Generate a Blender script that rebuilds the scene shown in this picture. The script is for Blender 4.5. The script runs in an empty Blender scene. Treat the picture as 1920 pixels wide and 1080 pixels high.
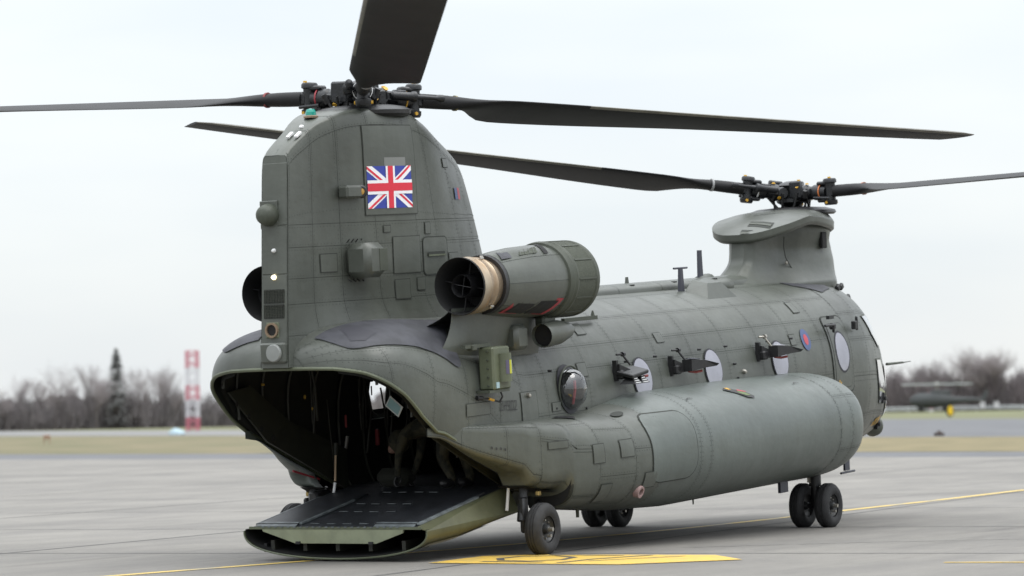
import bpy, bmesh, math, random
from mathutils import Vector, Matrix
from mathutils.bvhtree import BVHTree
random.seed(7)
PI = math.pi
S = bpy.context.scene
COL = S.collection

# ---------------------------------------------------------------- camera
cam_d = bpy.data.cameras.new('camera'); cam = bpy.data.objects.new('camera', cam_d); COL.objects.link(cam)
S.camera = cam
_yaw, _pit, _rol = math.radians(29.9155), math.radians(2.0172), math.radians(-1.0644)
_fw = Vector((math.cos(_pit)*math.cos(_yaw), math.cos(_pit)*math.sin(_yaw), math.sin(_pit)))
_r = Vector((math.sin(_yaw), -math.cos(_yaw), 0)); _u = _r.cross(_fw)
_R = _r*math.cos(_rol) + _u*math.sin(_rol); _U = -_r*math.sin(_rol) + _u*math.cos(_rol)
cam.matrix_world = Matrix(((_R.x, _U.x, -_fw.x, -32.802), (_R.y, _U.y, -_fw.y, -20.879), (_R.z, _U.z, -_fw.z, 1.784), (0, 0, 0, 1)))
cam_d.sensor_width = 36; cam_d.lens = 6200.107/1920*36
cam_d.clip_start = 0.5; cam_d.clip_end = 6000
cam_d.dof.use_dof = True; cam_d.dof.focus_distance = 41.5; cam_d.dof.aperture_fstop = 1.6

# ---------------------------------------------------------------- sky, sun, exposure
W = bpy.data.worlds.new('World'); S.world = W; W.use_nodes = True
wn, wl = W.node_tree.nodes, W.node_tree.links
for n in list(wn): wn.remove(n)
SUN_EL, SUN_AZ = math.radians(66), math.radians(-75)      # direction the light comes from, azimuth from +X
out = wn.new('ShaderNodeOutputWorld'); bg1 = wn.new('ShaderNodeBackground'); bg2 = wn.new('ShaderNodeBackground')
addn = wn.new('ShaderNodeAddShader')
sky = wn.new('ShaderNodeTexSky'); sky.sky_type = 'NISHITA'; sky.sun_disc = False
sky.sun_elevation = SUN_EL; sky.sun_rotation = math.radians(90) - SUN_AZ
wl.new(sky.outputs[0], bg1.inputs[0]); bg1.inputs[1].default_value = 0.03
tc = wn.new('ShaderNodeTexCoord'); sep = wn.new('ShaderNodeSeparateXYZ'); wl.new(tc.outputs['Generated'], sep.inputs[0])
# overcast cloud deck: brighter overhead than at the horizon (power curve steepened to light tops), soft cloud structure
mp = wn.new('ShaderNodeMapping'); mp.inputs['Scale'].default_value = (1.0, 1.0, 5.0); wl.new(tc.outputs['Generated'], mp.inputs[0])
nz = wn.new('ShaderNodeTexNoise'); nz.inputs['Scale'].default_value = 3.2; nz.inputs['Detail'].default_value = 4; nz.inputs['Roughness'].default_value = 0.5
wl.new(mp.outputs[0], nz.inputs[0])
cr = wn.new('ShaderNodeValToRGB')
cr.color_ramp.elements[0].position = 0.34; cr.color_ramp.elements[0].color = (0.845, 0.89, 0.935, 1)
cr.color_ramp.elements[1].position = 0.62; cr.color_ramp.elements[1].color = (0.985, 1.0, 1.0, 1)
wl.new(nz.outputs['Fac'], cr.inputs[0])
mx = wn.new('ShaderNodeMath'); mx.operation = 'MAXIMUM'; mx.inputs[1].default_value = 0.0; wl.new(sep.outputs[2], mx.inputs[0])
mm = wn.new('ShaderNodeMath'); mm.operation = 'MULTIPLY_ADD'; mm.inputs[1].default_value = 2.9; mm.inputs[2].default_value = 0.84
pw = wn.new('ShaderNodeMath'); pw.operation = 'POWER'; pw.inputs[1].default_value = 1.7; wl.new(mx.outputs[0], pw.inputs[0])
wl.new(pw.outputs[0], mm.inputs[0])
wl.new(cr.outputs[0], bg2.inputs[0]); wl.new(mm.outputs[0], bg2.inputs[1])
wl.new(bg1.outputs[0], addn.inputs[0]); wl.new(bg2.outputs[0], addn.inputs[1]); wl.new(addn.outputs[0], out.inputs[0])
sl = bpy.data.lights.new('sun', 'SUN'); sl.energy = 0.95; sl.angle = math.radians(32); sl.color = (1, 0.97, 0.92)
sun = bpy.data.objects.new('sun', sl); COL.objects.link(sun)
sd = Vector((math.cos(SUN_EL)*math.cos(SUN_AZ), math.cos(SUN_EL)*math.sin(SUN_AZ), math.sin(SUN_EL)))
sun.rotation_euler = sd.to_track_quat('Z', 'Y').to_euler(); sun.location = (0, 0, 60)
S.view_settings.view_transform = 'Standard'; S.view_settings.look = 'None'; S.view_settings.exposure = 0; S.view_settings.gamma = 1
S.view_settings.use_curve_mapping = False
S.render.resolution_x = 1024; S.render.resolution_y = 576
S.cycles.max_bounces = 6

# ---------------------------------------------------------------- materials
def mat(name, col, rough=0.6, metal=0.0, var=0.0, scale=3.0, col2=None, bump=0.0, bscale=40, stretch=(1, 1, 1), spec=0.5, coat=0.0, detail=6, lo=0.35, hi=0.65):
    m = bpy.data.materials.new(name); m.use_nodes = True
    nt = m.node_tree; b = nt.nodes['Principled BSDF']
    b.inputs['Roughness'].default_value = rough; b.inputs['Metallic'].default_value = metal
    b.inputs['Specular IOR Level'].default_value = spec; b.inputs['Coat Weight'].default_value = coat
    c1 = (*col, 1)
    b.inputs['Base Color'].default_value = c1
    if var or col2:
        c2 = (*col2, 1) if col2 else tuple([max(0, c*(1-var)) for c in col]) + (1,)
        if not col2: c1 = tuple([c*(1+var) for c in col]) + (1,)
        t = nt.nodes.new('ShaderNodeTexCoord'); mpg = nt.nodes.new('ShaderNodeMapping'); mpg.inputs['Scale'].default_value = stretch
        n = nt.nodes.new('ShaderNodeTexNoise'); n.inputs['Scale'].default_value = scale; n.inputs['Detail'].default_value = detail
        r = nt.nodes.new('ShaderNodeValToRGB'); r.color_ramp.elements[0].position = lo; r.color_ramp.elements[1].position = hi
        r.color_ramp.elements[0].color = c2; r.color_ramp.elements[1].color = c1
        nt.links.new(t.outputs['Object'], mpg.inputs[0]); nt.links.new(mpg.outputs[0], n.inputs[0]); nt.links.new(n.outputs['Fac'], r.inputs[0]); nt.links.new(r.outputs[0], b.inputs['Base Color'])
    if bump:
        t = nt.nodes.new('ShaderNodeTexCoord'); n = nt.nodes.new('ShaderNodeTexNoise'); n.inputs['Scale'].default_value = bscale; n.inputs['Detail'].default_value = 4
        bm_ = nt.nodes.new('ShaderNodeBump'); bm_.inputs['Strength'].default_value = bump; bm_.inputs['Distance'].default_value = 0.02
        nt.links.new(t.outputs['Object'], n.inputs[0]); nt.links.new(n.outputs['Fac'], bm_.inputs['Height']); nt.links.new(bm_.outputs[0], b.inputs['Normal'])
    return m

def skin_mat(name, c1, c2, rough=0.5):
    """military paint: broad fading, rain streaks, grime and a soft oil-can waviness"""
    m = bpy.data.materials.new(name); m.use_nodes = True
    nt = m.node_tree; N, L = nt.nodes, nt.links; b = N['Principled BSDF']
    t = N.new('ShaderNodeTexCoord')
    def noise(scale, st=(1, 1, 1), det=5, ro=0.55):
        mpg = N.new('ShaderNodeMapping'); mpg.inputs['Scale'].default_value = st; L.new(t.outputs['Object'], mpg.inputs[0])
        n = N.new('ShaderNodeTexNoise'); n.inputs['Scale'].default_value = scale; n.inputs['Detail'].default_value = det; n.inputs['Roughness'].default_value = ro
        L.new(mpg.outputs[0], n.inputs[0]); return n
    def ramp(src, p0, p1, a, bb):
        r = N.new('ShaderNodeValToRGB'); r.color_ramp.elements[0].position = p0; r.color_ramp.elements[1].position = p1
        r.color_ramp.elements[0].color = (*a, 1); r.color_ramp.elements[1].color = (*bb, 1); L.new(src, r.inputs[0]); return r
    def mixm(a, bb, f=1.0):
        x = N.new('ShaderNodeMixRGB'); x.blend_type = 'MULTIPLY'; x.inputs[0].default_value = f; L.new(a, x.inputs[1]); L.new(bb, x.inputs[2]); return x
    base = ramp(noise(0.9).outputs['Fac'], 0.34, 0.66, c2, c1)
    streak = ramp(noise(2.2, (2.6, 2.6, 0.35), 6, 0.65).outputs['Fac'], 0.3, 0.62, (0.88, 0.88, 0.87), (1, 1, 1))
    fine = ramp(noise(9, (1, 1, 1), 8, 0.7).outputs['Fac'], 0.3, 0.7, (0.93, 0.93, 0.92), (1.03, 1.03, 1.03))
    grime = ramp(noise(1.7, (0.7, 1, 1), 8, 0.72).outputs['Fac'], 0.52, 0.75, (1, 1, 1), (0.76, 0.75, 0.70))
    x = mixm(base.outputs[0], streak.outputs[0]); x = mixm(x.outputs[0], fine.outputs[0]); x = mixm(x.outputs[0], grime.outputs[0], 0.8)
    L.new(x.outputs[0], b.inputs['Base Color'])
    rr = N.new('ShaderNodeMapRange'); rr.inputs['To Min'].default_value = rough-0.1; rr.inputs['To Max'].default_value = rough+0.14
    L.new(noise(4, det=7).outputs['Fac'], rr.inputs[0]); L.new(rr.outputs[0], b.inputs['Roughness'])
    bp = N.new('ShaderNodeBump'); bp.inputs['Strength'].default_value = 0.2; bp.inputs['Distance'].default_value = 0.02
    L.new(noise(5.5, (1, 1, 1.6), 3).outputs['Fac'], bp.inputs['Height']); L.new(bp.outputs[0], b.inputs['Normal'])
    return m

M = {}
M['skin'] = skin_mat('olive_grey_paint', (0.087, 0.095, 0.081), (0.064, 0.070, 0.060), 0.38)
M['skin2'] = skin_mat('tank_paint', (0.106, 0.123, 0.112), (0.088, 0.103, 0.094), 0.36)
M['skin_l'] = skin_mat('weathered_green_paint', (0.125, 0.142, 0.09), (0.08, 0.092, 0.058), 0.45)
M['skin_b'] = skin_mat('olive_brown_paint', (0.11, 0.115, 0.062), (0.065, 0.068, 0.036), 0.45)
M['skin_d'] = skin_mat('dark_olive_paint', (0.062, 0.07, 0.052), (0.045, 0.052, 0.038), 0.55)
M['mesh'] = mat('intake_mesh', (0.055, 0.062, 0.045), 0.8, var=0.3, scale=60, bump=0.4, bscale=160)
M['seam'] = mat('seam', (0.028, 0.031, 0.026), 0.8)
M['patch'] = mat('charcoal_paint', (0.052, 0.053, 0.063), 0.62, col2=(.030, .031, .037), scale=4, detail=10, lo=.38, hi=.6)
M['patch2'] = mat('charcoal_fresh', (0.036, 0.036, 0.045), 0.6)
M['black'] = mat('black_metal', (0.012, 0.012, 0.013), 0.45, var=0.3, scale=20)
M['hub'] = mat('hub_black', (0.010, 0.011, 0.013), 0.38, var=0.35, scale=14, bump=0.2)
M['blade'] = mat('blade_grey', (0.011, 0.011, 0.012), 0.6, spec=.3, var=0.25, scale=2.5)
M['abrade'] = mat('blade_leading_strip', (0.11, 0.105, 0.085), 0.45, var=0.3, scale=4)
M['tyre'] = mat('tyre_rubber', (0.017, 0.017, 0.018), 0.75, var=0.3, scale=14, bump=0.2, bscale=50)
M['rim'] = mat('rim', (0.02, 0.021, 0.022), 0.45)
M['steel'] = mat('steel', (0.38, 0.36, 0.32), 0.35, 0.8)
M['ttube'] = mat('hot_section_metal', (0.46, 0.39, 0.30), 0.40, 0.8, col2=(.30, .21, .13), scale=3, stretch=(1.5, 1, 1), detail=3)
M['soot_and_opening_shade'] = mat('soot_and_opening_shade', (0.006, 0.006, 0.006), 0.8)  # flat black: exhaust soot, also the painted shade in openings, holes and bays
M['yellow'] = mat('yellow_mark', (0.58, 0.33, 0.03), 0.5)
M['red'] = mat('red_mark', (0.28, 0.03, 0.04), 0.5)
M['white'] = mat('white_mark', (0.75, 0.75, 0.75), 0.5)
M['green'] = mat('green_lamp', (0.02, 0.28, 0.22), 0.15)
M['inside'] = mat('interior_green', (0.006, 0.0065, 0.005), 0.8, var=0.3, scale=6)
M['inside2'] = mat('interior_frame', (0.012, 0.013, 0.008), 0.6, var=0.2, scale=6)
M['deck'] = mat('ramp_deck', (0.018, 0.02, 0.024), 0.5, var=0.35, scale=7, bump=0.25, bscale=90)
M['deckl'] = mat('worn_metal_strip', (0.11, 0.125, 0.13), 0.5, var=0.3, scale=9)
M['panel_l'] = mat('pale_green_panel', (0.20, 0.22, 0.145), 0.55, var=0.12, scale=6)
M['cockpit'] = mat('cockpit_glass', (0.10, 0.105, 0.115), 0.04, spec=1.0, coat=1.0)
M['window'] = mat('window_film_and_sky', (0.27, 0.27, 0.315), 0.16, var=0.07, scale=4, spec=0.8)  # pale film tone with the brightness of the sky behind painted in
M['sealb'] = mat('window_seal', (0.02, 0.02, 0.026), 0.6)
M['orange'] = mat('orange_mark', (.5, .16, .05), .5); M['brown'] = mat('patch_brown', (0.2, 0.14, 0.09), 0.6)

# ---------------------------------------------------------------- mesh helpers
def link(o, parent=None):
    COL.objects.link(o)
    if parent: o.parent = parent
    return o
def mesh(name, vs, fs, m, parent=None, smooth=True, nrm=None, kind=None, mats=None, fm=None):
    me = bpy.data.meshes.new(name); me.from_pydata([tuple(v) for v in vs], [], fs)
    if mats:
        for q in mats: me.materials.append(q)
        if fm: me.polygons.foreach_set('material_index', fm)
    else: me.materials.append(m)
    if smooth: me.polygons.foreach_set('use_smooth', [True]*len(fs))
    if nrm: me.normals_split_custom_set_from_vertices([tuple(n) for n in nrm])
    o = bpy.data.objects.new(name, me); link(o, parent)
    if kind: o['kind'] = kind
    return o
def tag(o, label=None, cat=None, group=None, kind=None):
    if label: o['label'] = label
    if cat: o['category'] = cat
    if group: o['group'] = group
    if kind: o['kind'] = kind
    return o
def empty(name, loc=(0, 0, 0), rot=(0, 0, 0), parent=None):
    o = bpy.data.objects.new(name, None); o.empty_display_size = 0.2; link(o, parent); o.location = loc; o.rotation_euler = rot
    return o
class MB:
    """collects boxes, tubes, lathes into one mesh"""
    def __init__(s): s.v = []; s.f = []; s.fm = []; s.mi = 0
    def _add(s, vs, fs):
        k = len(s.v); s.v += [Vector(v) for v in vs]; s.f += [[i+k for i in f] for f in fs]; s.fm += [s.mi]*len(fs); return s
    def box(s, c, d, rot=None, taper=1.0, bev=0.0):
        x, y, z = d[0]/2, d[1]/2, d[2]/2
        if bev > 0:
            b = min(bev, x*.9, y*.9, z*.9); pts = []
            for sx in (-1, 1):
                for sy in (-1, 1):
                    for sz in (-1, 1):
                        pts += [(sx*x, sy*(y-b), sz*(z-b)), (sx*(x-b), sy*y, sz*(z-b)), (sx*(x-b), sy*(y-b), sz*z)]
            bm = bmesh.new(); vv = [bm.verts.new(p) for p in pts]; r = bmesh.ops.convex_hull(bm, input=vv)
            bm.verts.index_update(); vs = [v.co.copy() for v in bm.verts]; fs = [[v.index for v in f.verts] for f in bm.faces]; bm.free()
        else:
            vs = [(sx*x*(taper if sz > 0 else 1), sy*y*(taper if sz > 0 else 1), sz*z) for sz in (-1, 1) for sy in (-1, 1) for sx in (-1, 1)]
            fs = [[0, 2, 3, 1], [4, 5, 7, 6], [0, 1, 5, 4], [2, 6, 7, 3], [0, 4, 6, 2], [1, 3, 7, 5]]
        Mx = rot if rot is not None else Matrix.Identity(3)
        return s._add([Mx @ Vector(v) + Vector(c) for v in vs], fs)
    def tube(s, p0, p1, r0, r1=None, n=10, caps=True):
        p0, p1 = Vector(p0), Vector(p1); r1 = r0 if r1 is None else r1
        d = (p1-p0).normalized(); a = d.orthogonal().normalized(); b = d.cross(a)
        vs = []; 
        for p, r in ((p0, r0), (p1, r1)): vs += [p + (a*math.cos(2*PI*i/n) + b*math.sin(2*PI*i/n))*r for i in range(n)]
        fs = [[i, (i+1) % n, n+(i+1) % n, n+i] for i in range(n)]
        if caps: fs += [list(range(n))[::-1], list(range(n, 2*n))]
        return s._add(vs, fs)
    def lathe(s, o, axis, prof, n=24, ref=None):
        """prof: list of (distance along axis, radius)"""
        o = Vector(o); d = Vector(axis).normalized(); a = (Vector(ref) if ref else d.orthogonal()).normalized(); b = d.cross(a); vs = []; fs = []
        for h, r in prof: vs += [o + d*h + (a*math.cos(2*PI*i/n) + b*math.sin(2*PI*i/n))*max(r, 1e-4) for i in range(n)]
        for j in range(len(prof)-1): fs += [[j*n+i, j*n+(i+1) % n, (j+1)*n+(i+1) % n, (j+1)*n+i] for i in range(n)]
        return s._add(vs, fs)
    def path(s, pts, r, n=6):
        for a, b in zip(pts, pts[1:]): s.tube(a, b, r, r, n)
        return s
    def prism(s, poly, off):
        """poly: 3D points; extruded by vector off"""
        n = len(poly); off = Vector(off); vs = [Vector(p) for p in poly] + [Vector(p)+off for p in poly]
        return s._add(vs, [list(range(n))[::-1], list(range(n, 2*n))] + [[i, (i+1) % n, n+(i+1) % n, n+i] for i in range(n)])
    def build(s, name, m, parent=None, smooth=False, kind=None, fix=True, mats=None):
        me = bpy.data.meshes.new(name); me.from_pydata([tuple(v) for v in s.v], [], s.f)
        if mats:
            for q in mats: me.materials.append(q)
            me.polygons.foreach_set('material_index', s.fm)
        else: me.materials.append(m)
        if fix:
            bm = bmesh.new(); bm.from_mesh(me); bmesh.ops.recalc_face_normals(bm, faces=bm.faces[:]); bm.to_mesh(me); bm.free()
        if smooth:
            me.polygons.foreach_set('use_smooth', [True]*len(me.polygons)); me.set_sharp_from_angle(angle=math.radians(38))
        o = bpy.data.objects.new(name, me); link(o, parent)
        if kind: o['kind'] = kind
        return o
def lerp(t, xs):
    """piecewise linear through (x, y) table"""
    if t <= xs[0][0]: return xs[0][1]
    for (a, b), (c, d) in zip(xs, xs[1:]):
        if t <= c: return b + (d-b)*(t-a)/(c-a)
    return xs[-1][1]
def smo(t, xs):
    """monotone smooth table (smooth hermite)"""
    if t <= xs[0][0]: return xs[0][1]
    if t >= xs[-1][0]: return xs[-1][1]
    sl = [(xs[i+1][1]-xs[i][1])/(xs[i+1][0]-xs[i][0]) for i in range(len(xs)-1)]
    tg = [sl[0]] + [0 if sl[i-1]*sl[i] <= 0 else 2*sl[i-1]*sl[i]/(sl[i-1]+sl[i]) for i in range(1, len(sl))] + [sl[-1]]
    for i in range(len(sl)):
        if t <= xs[i+1][0]:
            h = xs[i+1][0]-xs[i][0]; q = (t-xs[i][0])/h
            return (2*q**3-3*q*q+1)*xs[i][1] + (q**3-2*q*q+q)*h*tg[i] + (-2*q**3+3*q*q)*xs[i+1][1] + (q**3-q*q)*h*tg[i+1]
def nrm_at(f, u, v, sgn=1, e=1e-3):
    a = Vector(f(u+e, v)) - Vector(f(u-e, v)); b = Vector(f(u, v+e)) - Vector(f(u, v-e)); n = a.cross(b)
    return n.normalized()*sgn if n.length > 1e-12 else Vector((0, 0, 1))
def patch(f, u0, u1, v0, v1, nu, nv, off=0.0, sgn=1, clampu=None):
    vs, ns, fs = [], [], []
    for i in range(nu+1):
        for j in range(nv+1):
            u = u0+(u1-u0)*i/nu; v = v0+(v1-v0)*j/nv
            uu = u if not clampu else min(max(u, clampu[0]+2e-3), clampu[1]-2e-3)
            n = nrm_at(f, uu, v, sgn); ns.append(n); vs.append(Vector(f(u, v)) + n*off)
    for i in range(nu):
        for j in range(nv):
            a = i*(nv+1)+j; q = [a, a+1, a+nv+2, a+nv+1]; fs.append(q[::-1] if sgn > 0 else q)
    return vs, ns, fs
SKINS = []
def surf(name, f, u0, u1, v0, v1, nu, nv, m, parent, off=0.0, sgn=1, clampu=None, skin=False, kind=None, drop=None):
    vs, ns, fs = patch(f, u0, u1, v0, v1, nu, nv, off, sgn, clampu)
    if drop: fs = [q for q in fs if not drop(sum((vs[i] for i in q), Vector())/4)]
    if skin: SKINS.append(([v+n*(0.006-off) for v, n in zip(vs, ns)], fs))
    return mesh(name, vs, fs, m, parent, True, ns, kind)
RIV = []
def rivets(f, u0, u1, v0, v1, su, sv, sgn, clampu, drop):
    Lu, Lv = (u1-u0)*su, (v1-v0)*sv
    if Lu < .15 or Lv < .12 or su < .05: return
    iu, iv = .03/su, .03/sv; P = []
    nu, nv = max(2, int(Lu/.055)), max(2, int(Lv/.055))
    for i in range(nu+1):
        u = u0+iu+(u1-u0-2*iu)*i/nu; P += [(u, v0+iv)] if v0 > 1e-6 else []; P += [(u, v1-iv)]
    for j in range(1, nv):
        v = v0+iv+(v1-v0-2*iv)*j/nv; P += [(u0+iu, v), (u1-iu, v)]
    for u, v in P:
        p = Vector(f(u, v)); 
        if drop and drop(p): continue
        n = nrm_at(f, u, v, sgn); RIV.append((p+n*.0065, n))
def build_rivets(name, m, parent):
    vs, fs = [], []
    for p, n in RIV:
        a = n.orthogonal().normalized()*.0075; b = n.cross(a); k = len(vs)
        vs += [p+a, p+a*.5+b*.87, p-a*.5+b*.87, p-a, p-a*.5-b*.87, p+a*.5-b*.87, p+n*.0025]; fs += [[k+i, k+(i+1) % 6, k+6] for i in range(6)]
    RIV.clear(); mesh(name, vs, fs, m, parent, False, None, 'stuff')
def panels(f, ub, vb, m, parent, off=0.005, gap=0.005, du=0.17, dv=0.12, sgn=-1, clampu=None, name='skin_panel', skip=None, mfun=None, drop=None):
    for ui, (u0, u1) in enumerate(zip(ub, ub[1:])):
        for vi, (v0, v1) in enumerate(zip(vb, vb[1:])):
            if skip and skip(ui, vi): continue
            um, vm = (u0+u1)/2, (v0+v1)/2
            su = (Vector(f(um+.01, vm)) - Vector(f(um-.01, vm))).length/.02
            e = .004*(v1-v0); sv = sum((Vector(f(um, v0+(v1-v0)*(i+1)/12)) - Vector(f(um, v0+(v1-v0)*i/12))).length for i in range(12))/(v1-v0)
            s0 = (Vector(f(um, v0+e)) - Vector(f(um, v0))).length/e; s1 = (Vector(f(um, v1)) - Vector(f(um, v1-e))).length/e
            gu = gap/2/max(su, 1e-3); g0 = 0 if v0 == 0 else min(gap/2/max(s0, 1e-3), .05*(v1-v0)); g1 = min(gap/2/max(s1, 1e-3), .05*(v1-v0))
            nu = max(2, min(14, round((u1-u0)*su/du))); nv = max(4, min(18, round((v1-v0)*sv/dv)))
            vs, ns, fs = patch(f, u0+gu, u1-gu, v0+g0, v1-g1, nu, nv, off, sgn, clampu)
            if drop: fs = [q for q in fs if not drop(sum((vs[i] for i in q), Vector())/4)]
            rivets(f, u0, u1, v0, v1, su, sv, sgn, clampu, drop)
            mesh(name, vs, fs, mfun(ui, vi) if mfun else m, parent, True, ns)
BV = {}
def bvh(sk=None):
    vs, fs = [], []
    for v, f in (sk or SKINS):
        k = len(vs); vs += v; fs += [[i+k for i in q] for q in f]
    return BVHTree.FromPolygons(vs, fs)
def drape(name, poly, m, parent, axis='side', off=0.008, cuts=3, smooth=True, sgn=-1, zmax=99, ml=.06):
    """lay a flat outline (x,z from the side, or x,y from above, or y,z from behind) onto the skin"""
    bm = bmesh.new(); 
    if axis == 'side': vv = [bm.verts.new((p[0], 0, p[1])) for p in poly]
    elif axis == 'top': vv = [bm.verts.new((p[0], p[1], 0)) for p in poly]
    bm.faces.new(vv); bmesh.ops.triangulate(bm, faces=bm.faces[:])
    for _ in range(cuts):
        ed = [e for e in bm.edges if e.calc_length() > ml]
        if not ed: break
        bmesh.ops.subdivide_edges(bm, edges=ed, cuts=1, use_grid_fill=False); bmesh.ops.triangulate(bm, faces=bm.faces[:])
    bm.verts.index_update(); T = BV['t']; vs, ns, ok = [], [], []
    for v in bm.verts:
        if axis == 'side': o, d = Vector((v.co.x, sgn*6, v.co.z)), Vector((0, -sgn, 0))
        else: o, d = Vector((v.co.x, v.co.y, 6)), Vector((0, 0, -1))
        h, n, _, _ = T.ray_cast(o, d)
        if h is None or h.z > zmax: vs.append(Vector((0, 0, 0))); ns.append(Vector((0, 0, 1))); ok.append(False); continue
        if n.dot(d) > 0: n = -n
        vs.append(h + n*off); ns.append(n); ok.append(True)
    fs = []
    for f in bm.faces:
        q = [v.index for v in f.verts]
        if not all(ok[i] for i in q): continue
        nn = (vs[q[1]]-vs[q[0]]).cross(vs[q[2]]-vs[q[0]])
        if nn.dot(ns[q[0]]) < 0: q = q[::-1]
        fs.append(q)
    bm.free()
    if not fs: return None
    return mesh(name, vs, fs, m, parent, smooth)
def rect(x, z, w, h, sk=0.0): return [(x-w/2, z-h/2), (x+w/2, z-h/2+sk), (x+w/2, z+h/2+sk), (x-w/2, z+h/2)]
def rrect(x, z, w, h, r, n=4):
    p = []
    for cx, cz, a in ((x+w/2-r, z-h/2+r, -90), (x+w/2-r, z+h/2-r, 0), (x-w/2+r, z+h/2-r, 90), (x-w/2+r, z-h/2+r, 180)):
        p += [(cx+r*math.cos(math.radians(a+90*i/n)), cz+r*math.sin(math.radians(a+90*i/n))) for i in range(n+1)]
    return p
def ell(x, z, a, b, n=28): return [(x+a*math.cos(2*PI*i/n), z+b*math.sin(2*PI*i/n)) for i in range(n)]
def grow(poly, g):
    cx = sum(p[0] for p in poly)/len(poly); cz = sum(p[1] for p in poly)/len(poly); o = []
    for x, z in poly:
        dx, dz = x-cx, z-cz; l = math.hypot(dx, dz) or 1; o.append((x+dx/l*g, z+dz/l*g))
    return o

# ================================================================ SETTING
def mk_concrete(name, c1, c2, joints=True):
    m = bpy.data.materials.new(name); m.use_nodes = True; nt = m.node_tree; N, L = nt.nodes, nt.links; b = N['Principled BSDF']
    t = N.new('ShaderNodeTexCoord')
    def noise(scale, st, det=6, ro=0.6):
        mpg = N.new('ShaderNodeMapping'); mpg.inputs['Scale'].default_value = st; mpg.inputs['Rotation'].default_value = (0, 0, math.radians(-60)); L.new(t.outputs['Object'], mpg.inputs[0])
        n = N.new('ShaderNodeTexNoise'); n.inputs['Scale'].default_value = scale; n.inputs['Detail'].default_value = det; n.inputs['Roughness'].default_value = ro; L.new(mpg.outputs[0], n.inputs[0]); return n
    def ramp(src, p0, p1, a, bb):
        r = N.new('ShaderNodeValToRGB'); r.color_ramp.elements[0].position = p0; r.color_ramp.elements[1].position = p1
        r.color_ramp.elements[0].color = (*a, 1); r.color_ramp.elements[1].color = (*bb, 1); L.new(src, r.inputs[0]); return r
    def mul(a, bb, f=1):
        x = N.new('ShaderNodeMixRGB'); x.blend_type = 'MULTIPLY'; x.inputs[0].default_value = f; L.new(a, x.inputs[1]); L.new(bb, x.inputs[2]); return x
    big = ramp(noise(0.16, (1, 1, 1)).outputs['Fac'], 0.35, 0.65, c2, c1)
    pat = ramp(noise(0.5, (0.5, 1.6, 1), 9, 0.7).outputs['Fac'], 0.36, 0.6, (0.82, 0.82, 0.83), (1.05, 1.05, 1.04))
    fine = ramp(noise(30, (1, 1, 1), 6, 0.8).outputs['Fac'], 0.25, 0.75, (0.86, 0.86, 0.86), (1.08, 1.08, 1.08))
    stain = ramp(noise(0.35, (0.25, 2.2, 1), 7, 0.7).outputs['Fac'], 0.56, 0.70, (1, 1, 1), (0.74, 0.73, 0.73))
    worn = ramp(noise(0.22, (0.3, 2.5, 1), 8, 0.7).outputs['Fac'], 0.60, 0.70, (1, 1, 1), (1.22, 1.22, 1.22))
    x = mul(big.outputs[0], pat.outputs[0]); x = mul(x.outputs[0], fine.outputs[0]); x = mul(x.outputs[0], stain.outputs[0]); x = mul(x.outputs[0], worn.outputs[0])
    L.new(x.outputs[0], b.inputs['Base Color'])
    b.inputs['Roughness'].default_value = 0.78; b.inputs['Specular IOR Level'].default_value = 0.35
    bp = N.new('ShaderNodeBump'); bp.inputs['Strength'].default_value = 0.35; bp.inputs['Distance'].default_value = 0.01
    L.new(noise(60, (1, 1, 1), 4).outputs['Fac'], bp.inputs['Height']); L.new(bp.outputs[0], b.inputs['Normal'])
    return m
def sheet(name, pts, z, m, kind='structure', n=1):
    return mesh(name, [(x, y, z) for x, y in pts], [list(range(len(pts)))], m, None, False, None, kind)
M['concrete'] = mk_concrete('apron_concrete', (0.203, 0.192, 0.174), (0.165, 0.156, 0.142))
M['asphalt'] = mk_concrete('taxiway_asphalt', (0.122, 0.124, 0.13), (0.10, 0.102, 0.108))
M['drygrass'] = mat('dry_grass', (0.160, 0.130, 0.072), 0.95, col2=(0.085, 0.086, 0.036), scale=0.22, detail=9, bump=0.6, bscale=4)
M['drygrass_r'] = mat('straw_grass', (0.185, 0.150, 0.076), 0.95, col2=(0.115, 0.098, 0.045), scale=0.5, detail=9, bump=0.6, bscale=4)
M['greengrass'] = mat('far_grass', (0.13, 0.14, 0.06), 0.95, col2=(0.10, 0.095, 0.05), scale=0.06, detail=8)
BIG = 1400
sheet('ground', [(-BIG, -BIG), (BIG, -BIG), (BIG, BIG), (-BIG, BIG)], 0.0, M['greengrass'])
def strip(a, b, t):   # point on the line a-b, extended
    return (a[0]+(b[0]-a[0])*t, a[1]+(b[1]-a[1])*t)
nA, nB = (65.1, 46.2), (55.3, 7.4)      # far edge of the concrete apron
gA, gB = (76.8, 54.2), (63.2, 9.9)      # near edge of the grass
TL, TR_ = -3.5, 6.0
sheet('service_road', [strip(nA, nB, TL), strip(nA, nB, TR_), strip(gA, gB, TR_), strip(gA, gB, TL)], 0.008, M['asphalt'])
sheet('apron', [strip(nA, nB, TR_), strip(nA, nB, TL), (-160, 160), (-160, -200)], 0.012, M['concrete'])
sheet('grass_verge', [strip(gA, gB, TL), (76.8, 54.2), (84, 48), (118, 66), (149.8, 102.4), (195.2, 180.4), (300, 361)], 0.012, M['drygrass'])
sheet('straw_verge', [(73.5, 44), strip(gA, gB, TR_), (45, -86), (95.0, 20.1), (111.4, 55.0), (120, 66), (84, 48)], 0.016, M['drygrass_r'])
sheet('far_road', [(300, 361), (195.2, 180.4), (149.8, 102.4), (160, 96), (195, 132.9), (268, 244.7), (360, 386)], 0.02, mat('pale_road', (0.15, 0.148, 0.145), 0.8, var=0.1, scale=0.1))
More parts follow.
